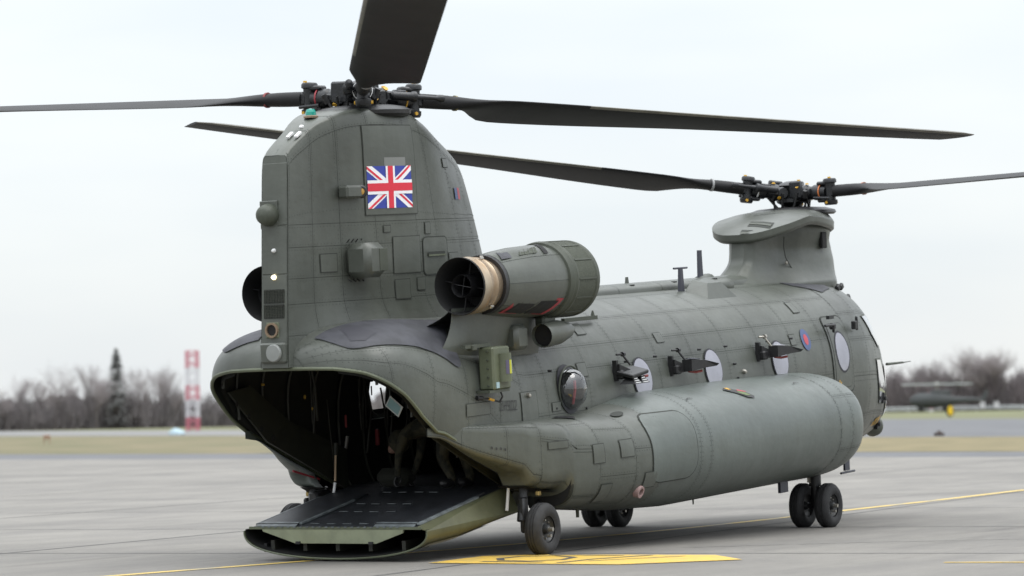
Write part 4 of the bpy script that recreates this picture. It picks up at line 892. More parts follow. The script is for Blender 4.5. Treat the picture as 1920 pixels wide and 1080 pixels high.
# ---- rotors
TH = math.radians(3.4)
def to_h(v): return Vector((v.x*math.cos(TH)+v.z*math.sin(TH), v.y, -v.x*math.sin(TH)+v.z*math.cos(TH)))
def rotor(H, blades, sense, name):
    rt = empty(name, (0, 0, 0), parent=heli)
    up = Vector((0, 0, 1))
    q = MB(); q.lathe(H-up*.30, up, [(0, .11), (.12, .10), (.16, .17), (.19, .22), (.24, .22), (.26, .16), (.40, .17), (.44, .20), (.47, .16), (.5, .06), (.5, 0)], 22)
    q.build('rotor_hub', M['hub'], rt, True)
    q = MB(); q.lathe(H-up*.27, up, [(0, .20), (.02, .30), (.07, .30), (.09, .22)], 28)
    for k in range(9):
        a = 2*PI*k/9+.2; q.tube(H+Vector((.26*math.cos(a), .26*math.sin(a), -.2)), H+Vector((.30*math.cos(a+.2), .30*math.sin(a+.2), .02)), .016, .016, 6)
    q.build('swashplate', M['black'], rt, True)
    for bi, (az, el, bandc, pk) in enumerate(blades):
        a, e = math.radians(az), math.radians(el)
        d = to_h(Vector((math.cos(e)*math.cos(a), math.cos(e)*math.sin(a), math.sin(e)))).normalized()
        side = d.cross(up).normalized(); n = side.cross(d).normalized()       # side = clockwise direction seen from above
        ld = side if sense < 0 else -side                                      # leading direction
        R0 = Matrix((d, side, n)).transposed()                                 # local x = span
        def P(x, y, z): return H + d*x + side*y + n*z
        # arm: flap pin, pitch shaft, pitch housing with collars
        q = MB(); q.lathe(H, d, [(.10, .10), (.22, .10), (.24, .125), (.30, .125), (.32, .10), (.42, .095), (.44, .115), (.54, .118), (.56, .10), (.66, .09)], 18, n)
        q.lathe(H+d*.20, side, [(-.17, 0), (-.17, .075), (-.13, .09), (.13, .09), (.17, .075), (.17, 0)], 16, n)
        q.box(P(.33, .13, .02), (.22, .08, .12), R0, bev=.02); q.box(P(.33, -.13, .0), (.2, .06, .10), R0, bev=.02)
        q.build('pitch_housing', M['hub'], rt, True)
        # vertical lag hinge: fork with top and bottom caps
        q = MB(); q.lathe(P(.71, 0, -.20), n, [(0, 0), (0, .085), (.03, .10), (.07, .10), (.08, .078), (.13, .075), (.27, .075), (.32, .078), (.33, .10), (.37, .10), (.39, .085), (.40, 0)], 18, d)
        q.box(P(.62, 0, .125), (.22, .15, .06), R0, bev=.02); q.box(P(.62, 0, -.125), (.22, .15, .06), R0, bev=.02); q.box(P(.80, 0, 0), (.16, .13, .17), R0, bev=.03)
        q.build('lag_hinge', M['hub'], rt, True)
        q = MB(); q.tube(P(.74, .05*sense, .195), P(.74, .05*sense, .215), .025, .022, 10); q.tube(P(.74, -.07, -.165), P(.74, -.11, -.165), .024, .02, 10); q.tube(P(.70, .09, -.16), P(.70, .11, -.16), .024, .02, 10)
        q.tube(P(.24, .16, .10), P(.24, .17, .11), .03, .03, 10); q.tube(P(.3, 0, .13), P(.3, 0, .15), .028, .02, 10); q.tube(P(.26, -.17, -.08), P(.26, -.175, -.085), .028, .028, 10)
        q.build('bolt_cap', M['yellow'], rt, True)
        # damper beside the arm, pitch link
        q = MB(); q.lathe(P(.30, -.17*sense, .03), d, [(0, .03), (.02, .05), (.28, .05), (.30, .065), (.34, .065), (.36, .03), (.62, .022), (.66, .045), (.72, .045), (.74, 0)], 14)
        q.build('lag_damper', M['hub'], rt, True)
        q = MB(); q.tube(P(.38, .17*sense, .0), H+Vector((.27*math.cos(a+.5), .27*math.sin(a+.5), -.25)), .02, .02, 8); q.tube(P(.36, .15*sense, -.06), P(.40, .19*sense, .04), .04, .035, 10)
        q.build('pitch_link', M['black'], rt, True)
        q = MB(); q.box(P(.20, .15*sense, .06), (.24, .05, .26), R0, bev=.03); q.build('hub_bracket', M['hub'], rt, True); q = MB(); q.box(P(.46, -.12*sense, .07), (.16, .07, .07), R0, bev=.015); q.build('hub_bracket', M['hub'], rt, True); q = MB(); q.tube(P(.5, .13*sense, -.08), P(.78, .12*sense, -.10), .022, .022, 8); q.build('hub_bracket', M['hub'], rt, True)
        q = MB(); q.lathe(H, d, [(.56, .112), (.562, .120), (.578, .120), (.58, .112)], 22, n); 
        q.build('colour_band', M[bandc], rt, True)
        q = MB(); q.tube(P(1.28, -.02, .0), P(1.31, -.02, .0), .094, .093, 18); q.build('colour_band', mat('faded_'+bandc+name, {'yellow': (.16, .13, .05), 'red': (.18, .03, .03), 'green': (.02, .11, .09), 'white': (.25, .25, .25), 'orange': (.25, .09, .05)}[bandc], .6), rt, True)
        # blade
        NS, NC = 46, 14; vs, fm, fs = [], [], []
        for i in range(NS+1):
            r = .80+(9.14-.80)*(i/NS)**1.15
            k = 0 if r < .95 else (1 if r > 2.0 else (r-.95)/1.05); k = k*k*(3-2*k)
            le = .09+(.20-.09)*k; te = -.09-(.52-.0)*k
            if r > 8.95: le -= (r-8.95)*.35
            th = .088*(1-k)+.048*k; 
            if r > 8.8: th *= 1-(r-8.8)/.36*.6
            tw = pk*math.radians(smo(r, [(.8, 0), (2.2, 15), (5, 9), (9.14, 2.5)])); sweep = -0.0
            for j in range(2*NC):
                t = j/(2*NC)*2*PI; c = (1+math.cos(t))/2      # 1 = leading, 0 = trailing
                circ_y, circ_z = .09*math.cos(t), .088*math.sin(t)
                af = 2.6*math.sqrt(max(0, 1-c))*c**1.0 if False else math.sin(t)*(0.35+0.65*c)*1.0
                ya, za = te+(le-te)*c, th*af
                y, z = circ_y*(1-k)+ya*k, circ_z*(1-k)+za*k
                yy = y*math.cos(tw)-z*math.sin(tw); zz = y*math.sin(tw)+z*math.cos(tw)
                vs.append(H + d*r + ld*yy + n*zz)
        W2 = 2*NC
        for i in range(NS):
            for j in range(W2):
                fs.append([i*W2+j, i*W2+(j+1) % W2, (i+1)*W2+(j+1) % W2, (i+1)*W2+j]); fm.append(1 if (j in (0, 1, W2-1, W2-2) and i > 14) else 0)
        fs += [list(range(W2))[::-1], list(range(NS*W2, NS*W2+W2))]; fm += [0, 0]
        q = MB(); q.v = [Vector(v) for v in vs]; q.f = fs; q.fm = fm
        q.build('rotor_blade', M['blade'], rt, True, mats=[M['blade'], M['abrade']])
    return rt
rotor(HA, [(-28.7, -1.3, 'yellow', 1), (-145.5, 2.6, 'white', 1), (91.3, 1.9, 'red', .45)], -1, 'aft_rotor')
rotor(HF, [(139.4, 6.1, 'white', 1), (-100.6, 0.9, 'orange', .35), (19.4, 4.3, 'red', .2)], 1, 'forward_rotor')

# ================================================================ helicopter details
BV['t'] = BV['all']
def access(x, z, w, h, par, sk=0.0, mtl='skin', r=None, name='access_panel', gap=.009):
    P = rrect(x, z, w, h, r) if r else rect(x, z, w, h, sk)
    Q = rrect(x, z, w+2*gap, h+2*gap, r+gap) if r else rect(x, z, w+2*gap, h+2*gap, sk)
    t = drape(name, Q, M['seam'], par, 'side', .0085, cuts=5)
    if t: drape('panel_plate', P, M[mtl], t, 'side', .0095, cuts=5)
    return t
# tail pylon
access(.12, 4.545, .92, 1.03, pyl, gap=.010)
access(.0, 3.86, .11, .07, pyl); access(.80, 3.85, .11, .13, pyl); access(.24, 3.15, .26, .22, pyl); access(.60, 3.20, .16, .14, pyl); access(-.95, 3.50, .24, .20, pyl)
access(.35, 3.55, .5, .42, pyl, gap=.008); access(1.42, 3.45, .26, .18, pyl, gap=.008); access(1.45, 4.62, .16, .1, pyl)
rec = access(.96, 3.52, .56, .43, pyl, r=.06, gap=.014); drape('recess_slot', rrect(.96, 3.54, .40, .055, .02), M['seam'], rec, 'side', .024, cuts=3); drape('slot_lip', rrect(.96, 3.525, .40, .02, .008), M['skin_l'], rec, 'side', .030, cuts=3)
q = MB(); q.box((-.63, -.40, 4.30), (.34, .14, .15), bev=.025); lb = q.build('formation_light_housing', M['skin'], pyl)
q = MB(); q.lathe((-.47, -.43, 4.30), (-.62, -.78, 0), [(-.06, .05), (0, .075), (.03, .078), (.045, .06), (.045, .04)], 20); q.build('light_bezel', M['black'], lb, True)
q = MB(); q.lathe((-.47, -.43, 4.30), (-.62, -.78, 0), [(.03, .045), (.05, .035), (.055, 0)], 16); q.build('amber_lens', mat('amber_lens', (.45, .25, .05), .2), lb, True)
q = MB(); q.box((-.54, -.50, 3.51), (.40, .34, .40), bev=.07); wb = q.build('sensor_box', M['skin'], pyl, True)
q = MB(); q.box((-.42, -.672, 3.51), (.17, .01, .26), bev=.004); q.build('box_cover', M['skin_d'], wb)
q = MB(); 
for k in range(5): q.tube((-.70+.09*k, -.36, 3.72), (-.70+.09*k, -.40, 3.76), .007, .007, 5); q.tube((-.70+.09*k, -.36, 3.30), (-.70+.09*k, -.40, 3.27), .007, .007, 5)
q.build('box_bonding_straps', M['black'], wb, kind='stuff')
X0 = -1.66
q = MB(); q.lathe((-1.60, .065, 4.075), (-1, 0, 0), [(-.05, .13), (.02, .13), (.08, .125), (.15, .10), (.18, .06), (.185, 0)], 22, (0, 0, 1)); q.build('warning_sensor', M['skin_d'], pyl, True)
q = MB(); q.box((-1.62, .07, 4.075), (.02, .24, .32), bev=.008); q.build('sensor_plate', M['skin'], pyl)
def lens(name, x, y, z, r, m, d=(-1, 0, 0)):
    q = MB(); q.lathe((x, y, z), d, [(-.02, r*1.1), (.005, r*1.1), (.012, r), (.02+r*.5, r*.6), (.02+r*.7, 0)], 14); return q.build(name, m, heli, True)
lens('clear_lamp', -1.665, .0, 3.67, .022, M['white'])
em = bpy.data.materials.new('lit_lamp'); em.use_nodes = True; e_ = em.node_tree.nodes['Principled BSDF']; e_.inputs['Emission Color'].default_value = (1, .82, .45, 1); e_.inputs['Emission Strength'].default_value = 3.0
lens('lit_tail_lamp', -1.69, .0, 3.37, .026, em)
for z0 in (3.155, 2.985):
    q = MB(); q.box((pxr(z0)-.013, .0, z0), (.012, .27, .155), Matrix.Rotation(.088, 3, 'Y')); g_ = q.build('vent_grille', M['soot_and_opening_shade'], pyl)
    q = MB()
    for k in range(9): q.box((pxr(z0)-.022, .0, z0-.068+k*.017), (.006, .27, .003), Matrix.Rotation(.088, 3, 'Y'))
    for k in range(13): q.box((pxr(z0)-.022, -.13+.0217*k, z0), (.006, .003, .15), Matrix.Rotation(.088, 3, 'Y'))
    q.build('grille_wires', M['skin_d'], g_)
q = MB(); q.box((-1.73, .02, 2.775), (.03, .18, .18), Matrix.Rotation(.088, 3, 'Y'), bev=.01); pt_ = q.build('outlet_plate', M['skin_l'], pyl)
q = MB(); q.lathe((-1.74, .02, 2.775), (-1, 0, 0), [(0, .085), (.03, .085), (.03, .065), (-.0, .06)], 22); q.build('outlet_ring', M['brown'], pt_, True)
q = MB(); q.lathe((-1.75, .02, 2.775), (-1, 0, 0), [(0, .062), (.0, 0)], 20); q.build('outlet_mouth', M['soot_and_opening_shade'], pt_)
q = MB(); q.box((-1.70, .0, 2.52), (.20, .34, .23), bev=.02); rb_ = q.build('tail_sensor_block', M['skin'], heli)
q = MB(); q.lathe((-1.79, -.03, 2.52), (-1, 0, 0), [(0, .10), (.03, .10), (.045, .09), (.05, 0)], 24); q.build('round_cover', mat('grey_disc', (.22, .23, .22), .5), rb_, True)
# beacon and small marks on the sloping crown
q = MB(); q.lathe((-.80, -.02, 5.17), (0, 0, 1), [(0, .085), (.02, .085), (.03, .07)], 18); bb_ = q.build('beacon_base', M['brown'], pyl)
q = MB(); q.lathe((-.80, -.02, 5.19), (0, 0, 1), [(0, .065), (.05, .06), (.08, .045), (.09, 0)], 14); q.build('beacon_lens', M['green'], bb_)
q = MB(); q.lathe((-1.05, -.05, 5.06), (-.4, 0, 1), [(0, .03), (.02, .026), (.03, 0)], 12); q.build('crown_stud', M['white'], pyl)
for yy in (-.02, -.13):
    q = MB(); q.prism([(-1.30, yy-.02, 4.935), (-1.30, yy+.02, 4.935), (-1.20, yy+.02, 4.99), (-1.20, yy-.02, 4.99)], (-.01, 0, .02)); q.build('pale_strip', M['white'], pyl)

# mission box on the starboard rear flank
q = MB(); q.box((.62, -1.47, 2.18), (.40, .20, .50), bev=.02); mb_ = q.build('mission_box', M['skin_l'], heli)
q = MB(); q.lathe((.655, -1.565, 2.02), (0, 0, 1), [(0, 0), (0, .10), (.33, .10), (.33, 0)], 18); q.build('box_bulge', M['skin_l'], mb_, True)
for k, (m, w) in enumerate((('purple', .06), ('yellow_l', .05), ('pale_l', .045))):
    M[m] = mat(m, {'purple': (.09, .08, .13), 'yellow_l': (.42, .42, .02), 'pale_l': (.30, .42, .46)}[m], .4)
    a0 = -PI/2-.72+.50*k; vs = [(.655+.104*math.cos(a0+.46*j/4), -1.565+.104*math.sin(a0+.46*j/4), z) for z in (2.11, 2.27) for j in range(5)]
    q = MB(); q._add(vs, [[j, j+1, 6+j, 5+j] for j in range(4)]); q.build('label_stripe', M[m], mb_)
q = MB(); q.box((.50, -1.574, 1.985), (.07, .004, .07)); q.build('box_placard', M['pale_l'], mb_)
q = MB(); q.box((.30, -1.42, 2.455), (.58, .06, .04)); q.box((.20, -1.42, 2.44), (.10, .10, .07), bev=.01); q.build('box_rail', M['skin_d'], mb_)
q = MB()
for k in range(5): q.tube((.415, -1.50, 1.98+.1*k), (.395, -1.50, 1.98+.1*k), .012, .012, 6)
q.box((.56, -1.47, 1.915), (.46, .18, .03)); q.build('box_bolts', M['skin_d'], mb_, kind='stuff')
q = MB(); q.path([(.70, -1.48, 1.92), (.72, -1.50, 1.84), (.70, -1.47, 1.78), (.62, -1.45, 1.80), (.50, -1.44, 1.83), (.38, -1.43, 1.84)], .011, 6); cb_ = q.build('box_cable', M['black'], mb_, True)
q = MB(); q.tube((.50, -1.44, 1.83), (.60, -1.447, 1.805), .016, .016, 8); q.build('cable_tag', M['yellow'], cb_)
q = MB(); q.tube((.30, -1.40, 1.85), (.38, -1.43, 1.845), .03, .024, 10); q.build('cable_plug', M['black'], cb_)

# sensor arms above the windows
def arm(x, z, kind):
    q = MB(); q.box((x, -1.37, z), (.05, .06, .26)); q.box((x+.06, -1.42, z-.05), (.14, .10, .12), bev=.02)
    q.prism([(x+.0, -1.40, z+.08), (x+.28, -1.50, z-.04), (x+.28, -1.50, z-.08), (x, -1.40, z-.10)], (0, -.03, 0)); t = q.build('sensor_arm', M['black'], heli)
    q = MB(); q.path([(x+.02, -1.38, z+.20), (x+.10, -1.42, z+.20), (x+.16, -1.50, z+.06)], .014, 6); q.lathe((x+.1, -1.42, z+.20), (1, 0, 0), [(0, .03), (.05, .03), (.05, 0)], 10); q.build('arm_strut', M['steel'] if kind == 3 else M['black'], t)
    q = MB(); q.path([(x+.2, -1.52, z-.08), (x+.32, -1.56, z-.10), (x+.42, -1.60, z-.09)], .018, 6); q.build('red_wiring', mat('dull_red%d' % kind, (.22, .04, .035), .6), t)
    if kind == 1:
        q = MB(); q.box((x+.17, -1.52, z-.03), (.42, .24, .05), Matrix.Rotation(.25, 3, 'X') @ Matrix.Rotation(-.12, 3, 'Y'), bev=.01); q.build('deflector_plate', M['black'], t)
        for k in range(2):
            ax = x+.07+.20*k; q = MB(); q._add([(ax-.11, -1.66, z-.17), (ax+.09, -1.66, z-.17), (ax+.09, -1.44, z-.17), (ax-.11, -1.44, z-.17), (ax, -1.56, z-.02)], [[0, 1, 2, 3], [0, 1, 4], [1, 2, 4], [2, 3, 4], [3, 0, 4]]); c_ = q.build('horn_cup', M['black'], t)
            q = MB()
            for j in range(5): q.box((ax-.01, -1.655+.018*j, z-.155+.026*j), (.13-.026*j, .006, .010)); 
            q.build('cup_ribs', M['white'], c_)
    else:
        q = MB(); q._add([(x+.14, -1.46, z+.07), (x+.14, -1.60, z+.07), (x+.14, -1.60, z-.08), (x+.14, -1.46, z-.08), (x+.40, -1.48, z+.07), (x+.42, -1.66, z+.05), (x+.42, -1.66, z-.05), (x+.40, -1.48, z-.07), (x+.66, -1.74, z-.01), (x+.66, -1.70, z-.04)],
            [[0, 3, 2, 1], [0, 1, 5, 4], [3, 7, 6, 2], [1, 2, 6, 5], [0, 4, 7, 3], [4, 5, 8], [5, 6, 9, 8], [6, 7, 9], [4, 8, 9, 7]]); q.build('wedge_pod', M['black'], t)
        q = MB(); q.prism([(x+.2, -1.48, z+.075), (x+.38, -1.49, z+.075), (x+.38, -1.60, z+.062), (x+.2, -1.57, z+.072)], (0, 0, .01)); q.build('pod_cover', M['antenna'] if kind == 2 else mat('pale_cover', (.3, .3, .33), .5), t)
arm(3.78, 1.96, 1); arm(5.30, 1.93, 2); arm(7.90, 1.97, 3)
for (x, z) in ((1.53, 1.80), (7.42, 1.73)):
    q = MB(); q.lathe((x, -1.375, z), (-.3, -1, 0), [(0, .035), (.02, .03), (.045, .02), (.05, 0)], 14); q.build('dome_lamp', M['steel'], heli, True)
for (x, z) in ((4.06, 2.06), (4.86, 2.08), (4.86, 1.56), (4.15, 1.56), (6.12, 2.1), (6.9, 2.1), (8.2, 2.1), (8.95, 2.1), (8.95, 1.6), (7.15, 1.85), (7.22, 1.66), (3.95, 1.62), (2.2, 1.6), (2.95, 1.55), (2.1, 2.06)):
    q = MB(); q.lathe((x, -1.35, z), (0, -1, 0), [(0, .016), (.05, .014), (.05, 0)], 8); q.build('window_stud', M['black'], heli)
# cabin access panels
BV['t'] = BV['cabin']
access(3.42, 2.52, .22, .16, heli); access(9.73, 2.50, .20, .14, heli); access(9.15, 2.07, .17, .14, heli); access(2.2, 1.62, .2, .1, heli); access(3.0, 2.02, .22, .16, heli); access(1.55, 1.66, .38, .36, heli, gap=.008); access(.35, 1.72, .5, .14, heli, gap=.007); access(5.3, 2.3, .2, .12, heli, gap=.006)
# sponson: panels, big aft door, filler, outlet, nav light, T antenna
BV['t'] = BV['all']
access(2.58, 1.08, .26, .20, spr); access(2.03, 1.06, .20, .22, spr); access(3.08, .66, .28, .18, spr); access(2.18, .58, .20, .20, spr); access(1.35, 1.22, .30, .08, spr, gap=.007)
dr = access(3.62, 1.02, 1.02, .82, spr, r=.20, gap=.014, name='tank_bay_door', mtl='skin2')
for (x, z, w) in ((.40, 1.27, .02), (.46, 1.255, .02), (.52, 1.25, .02), (.58, 1.235, .02)): drape('small_mark', rect(x, z, w, .03, -.01), M['ink'], spr, 'side', .012, cuts=0)
drape('filler_recess', [(2.95+.14*math.cos(a/10*PI), -1.80+.055*math.sin(a/10*PI)) for a in range(20)], M['seam'], spr, 'top', .012, cuts=3)
drape('black_step_strip', [(1.83, -1.52), (2.05, -1.45), (2.2, -1.62), (2.05, -1.72)], M['black'], spr, 'top', .012, cuts=3)
OY = BV['all'].ray_cast(Vector((2.92, -6, .53)), Vector((0, 1, 0)))[0].y
q = MB(); q.lathe((2.92, OY, .53), (0, -1, -.35), [(-.02, .085), (.05, .075), (.05, .05), (-.0, .045)], 20); og = q.build('overboard_outlet', mat('pink_grey_ring', (.30, .20, .19), .5), heli, True)
q = MB(); q.lathe((2.92, OY-.012, .526), (0, -1, -.35), [(0, .05), (0, 0)], 16); q.build('outlet_mouth', M['soot_and_opening_shade'], og)
q = MB(); q.lathe((9.55, -2.05, .66), (.8, -.6, 0), [(0, .03), (.03, .025), (.04, 0)], 10); q.build('navigation_light', M['green'], heli, True)
q = MB(); q.box((9.72, -1.78, .28), (.16, .03, .16)); tb_ = q.build('belly_antenna', M['antenna'], heli)
q = MB(); q.tube((9.52, -1.78, .175), (9.98, -1.78, .175), .016, .016, 8); q.build('antenna_rod', M['antenna'], tb_)
q = MB(); q.box((7.75, -1.72, .18), (.24, .04, .22)); q.build('belly_antenna', M['antenna'], heli)
q = MB(); q.tube((2.30, -1.55, .40), (2.30, -1.55, .27), .025, .02, 8); q.tube((4.9, -1.8, .25), (4.9, -1.8, .18), .012, .01, 8); q.build('drain_pipe', M['skin_d'], heli)
for (x0, y0) in ((4.64, -1.98), (7.88, -1.95)):
    P = [(x0+.11*math.cos(a), y0+.06*math.sin(a)) for a in [PI*.95-PI*.75*i/8 for i in range(9)]]; P2 = [(x0+.095*math.cos(a), y0+.045*math.sin(a)) for a in [PI*.95-PI*.75*i/8 for i in range(9)]][::-1]
    drape('lifting_mark', P+P2, M['ink'], spr, 'top', .010, cuts=0)
# small unit emblem painted on the tank
em_ = drape('unit_emblem', [(5.78, -1.86), (5.90, -1.80), (6.02, -1.88), (6.20, -1.98), (6.28, -2.06), (6.22, -2.09), (6.08, -2.06), (5.95, -1.98)], M['ink'], spr, 'top', .010, cuts=2)
drape('emblem_green', [(6.02, -1.93), (6.16, -1.98), (6.20, -2.045), (6.10, -2.04), (6.0, -1.98)], mat('emblem_green', (.10, .14, .04), .5), em_, 'top', .013, cuts=1)
drape('emblem_red', [(6.08, -1.90), (6.20, -1.96), (6.20, -1.985), (6.04, -1.93)], M['red_m'], em_, 'top', .014, cuts=1)
drape('emblem_yellow', [(5.87, -1.82), (5.95, -1.83), (5.95, -1.89), (5.88, -1.88)], M['yellow'], em_, 'top', .014, cuts=1)
# forward pylon marks
q = MB(); q.box((12.02, -.535, 3.42), (.16, .05, .24), bev=.01); q.build('pylon_opening', M['soot_and_opening_shade'], fp)
q = MB(); q.lathe((11.05, -.37, 3.12), (-.2, -1, 0), [(0, .03), (.02, .025), (.03, 0)], 10); q.build('dome_lamp', M['steel'], fp)
q = MB(); q.path([(10.95+.0, -.405, 3.50), (10.93, -.40, 3.35), (11.0, -.39, 3.2), (11.15, -.40, 3.05), (11.25, -.44, 2.95), (11.27, -.47, 2.86)], .007, 5); q.build('pylon_seam', M['seam'], fp)

# ================================================================ PERSON bending over in the hold
def skin_body(name, V, E, m, parent, root=0, sub=2):
    me = bpy.data.meshes.new(name); me.from_pydata([v[:3] for v in V], E, []); o = bpy.data.objects.new(name, me); link(o, parent)
    md = o.modifiers.new('skin', 'SKIN'); 
    for i, v in enumerate(V): me.skin_vertices[0].data[i].radius = (v[3], v[4] if len(v) > 4 else v[3])
    me.skin_vertices[0].data[root].use_root = True
    sb = o.modifiers.new('sub', 'SUBSURF'); sb.levels = sub; sb.render_levels = sub
    me.materials.append(m); return o
M['camo'] = mat('camouflage_cloth', (0.034, 0.031, 0.017), 0.9, col2=(0.008, 0.009, 0.005), scale=9, detail=5, lo=0.42, hi=0.55, bump=0.5, bscale=14)
M['skin_h'] = mat('human_skin', (0.20, 0.12, 0.09), 0.6)
def wpos(x, y, z): return (x*math.cos(TH)-z*math.sin(TH), y, x*math.sin(TH)+z*math.cos(TH))
pers = empty('person', wpos(1.2, -.45, .745))
tag(pers, 'person in camouflage uniform bending forward inside the open rear hold', 'person')
ox, oy, oz = 0.0, -.45, 0.0
V = [(0, 0, .66, .155, .15), (-.02, .16, .72, .15, .13), (-.03, .36, .74, .17, .14), (-.03, .52, .68, .15, .13), (-.02, .60, .62, .07), (-.02, .66, .57, .075),   # pelvis..neck
     (.12, -.05, .60, .11), (.16, -.10, .36, .078), (.20, -.16, .10, .055), (.16, -.14, .035, .05), (.02, -.13, .03, .045),      # leg A
     (-.12, .0, .60, .11), (-.10, .06, .35, .078), (-.06, -.06, .10, .055), (-.10, -.05, .035, .05), (-.24, -.04, .03, .045),   # leg B
     (.17, .50, .64, .075), (.20, .54, .42, .052), (.14, .58, .22, .040), (.11, .60, .14, .038),
     (-.23, .50, .64, .075), (-.27, .56, .42, .052), (-.24, .60, .22, .040), (-.22, .62, .14, .038)]
Ed = [(0, 1), (1, 2), (2, 3), (3, 4), (4, 5), (0, 6), (6, 7), (7, 8), (8, 9), (9, 10), (0, 11), (11, 12), (12, 13), (13, 14), (14, 15), (3, 16), (16, 17), (17, 18), (18, 19), (3, 20), (20, 21), (21, 22), (22, 23)]
skin_body('body', V, Ed, M['camo'], pers)
hd = skin_body('head', [(-.02, .66, .58, .08), (-.02, .74, .52, .105, .09), (-.02, .80, .44, .085, .08), (-.02, .79, .40, .05)], [(0, 1), (1, 2), (2, 3)], M['skin_h'], pers)
q = MB(); q.lathe((-.02, .72, .57), (0, .8, .6), [(-.12, .13), (-.04, .145), (.04, .13), (.09, .08), (.11, 0)], 18); q.build('helmet', M['camo'], pers, True)
for sx, hx in ((1, .11), (-1, -.22)):
    for k in range(5):
        a = -.03+.017*k; b = (hx+a, .62, .12)
        pts = [b, (hx+a*1.3, .64, .07), (hx+a*1.3, .63, .035-.006*(2-abs(k-2))), (hx+a*1.2, .605, .01)] if k < 4 else [(hx-.03*sx, .60, .13), (hx-.055*sx, .60, .09), (hx-.05*sx, .61, .055)]
        q = MB(); q.path(pts, .010, 6); q.build('finger', M['black'], pers, True)
for (bx, by) in ((.16, -.14), (-.10, -.05)):
    q = MB(); q.box((bx-.06, by, .05), (.28, .11, .10), bev=.035); q.build('boot', M['black'], pers, True)
sack = MB(); sack.box(wpos(1.25, .35, .86), (.32, .45, .22), bev=.08); so = sack.build('kit_bag', mat('bag_cloth', (.011, .012, .008), .9, bump=.5, bscale=10), None, True)
tag(so, 'dark kit bag on the hold floor below the bending person', 'bag')

# ================================================================ FAR BACKGROUND
M['bark'] = mat('bark', (0.12, 0.105, 0.10), 0.9)
M['twig'] = mat('haze_pale_twigs', (0.26, 0.23, 0.23), 0.9)  # twig colour lightened to stand in for distance haze
M['conif'] = mat('conifer_green', (0.12, 0.122, 0.116), 0.9)
def bare_tree_mesh(seed, spread, stems=1, green=False):
    R = random.Random(seed); tr, tw = MB(), MB()
    def tri(mb, p, q, r):
        d = (q-p).normalized(); a = d.orthogonal().normalized()*r; b = d.cross(a)
        k = len(mb.v); mb.v += [p+a, p-a*.5+b*.87, p-a*.5-b*.87, q]; mb.f += [[k, k+1, k+3], [k+1, k+2, k+3], [k+2, k, k+3]]; mb.fm += [0]*3
    def grow_(p, d, L, r, lv):
        segs = 3; 
        for i in range(segs):
            q = p+d*L/segs
            if lv <= 1: tr.tube(p, q, r*(1-.2*i/segs), r*(1-.2*(i+1)/segs), 5, False)
            else: tri(tw, p, q+(q-p)*.3, r)
            d = (d+Vector((R.uniform(-1, 1), R.uniform(-1, 1), R.uniform(-.3, .6)))*.13).normalized(); p = q; r *= .86
            if lv < 5 and (i > 0 or lv > 0):
                for _ in range(2 if lv < 3 else 2):
                    ax = Vector((R.uniform(-1, 1), R.uniform(-1, 1), R.uniform(-.2, .5))).normalized(); nd = (d*(1.0)+ax*spread*R.uniform(.7, 1.3)).normalized()
                    grow_(p, nd, L*R.uniform(.52, .74), r*.6, lv+1)
    for k in range(stems):
        grow_(Vector((0, 0, 0)), Vector((R.uniform(-.25, .25)*(stems-1), R.uniform(-.25, .25)*(stems-1), 1)).normalized(), .42, .022, 0)
    mz = max(v.z for v in tw.v)
    for mb in (tr, tw):
        for v in mb.v: v /= mz
    return tr, tw
def conifer_mesh(seed):
    R = random.Random(seed); tr, tw = MB(), MB(); tr.tube((0, 0, 0), (0, 0, 1), .018, .004, 6)
    for i in range(800):
        h = R.uniform(.08, 1); rad = (.24*(1-h)**.7+.02)*R.uniform(.35, 1); a = R.uniform(0, 2*PI); p = Vector((rad*math.cos(a), rad*math.sin(a), h))
        d = Vector((math.cos(a), math.sin(a), -.5)).normalized(); s = R.uniform(.02, .045); n = Vector((-d.y, d.x, 0)).normalized()*s*.6
        k = len(tw.v); tw.v += [p-d*s+n, p-d*s-n, p+d*s]; tw.f += [[k, k+1, k+2]]; tw.fm += [0]
    return tr, tw
TT = {}
for kd, fn in ((0, lambda: bare_tree_mesh(11, .75)), (1, lambda: bare_tree_mesh(5, .95)), (2, lambda: bare_tree_mesh(23, .6)), (3, lambda: conifer_mesh(4)), (4, lambda: bare_tree_mesh(31, .7, 3))):
    a, b = fn(); e1 = bpy.data.meshes.new('trunk'); e1.from_pydata([tuple(v) for v in a.v], [], a.f); e1.materials.append(M['bark'])
    e2 = bpy.data.meshes.new('crown'); e2.from_pydata([tuple(v) for v in b.v], [], b.f); e2.materials.append(M['conif'] if kd == 3 else M['twig']); TT[kd] = (e1, e2)
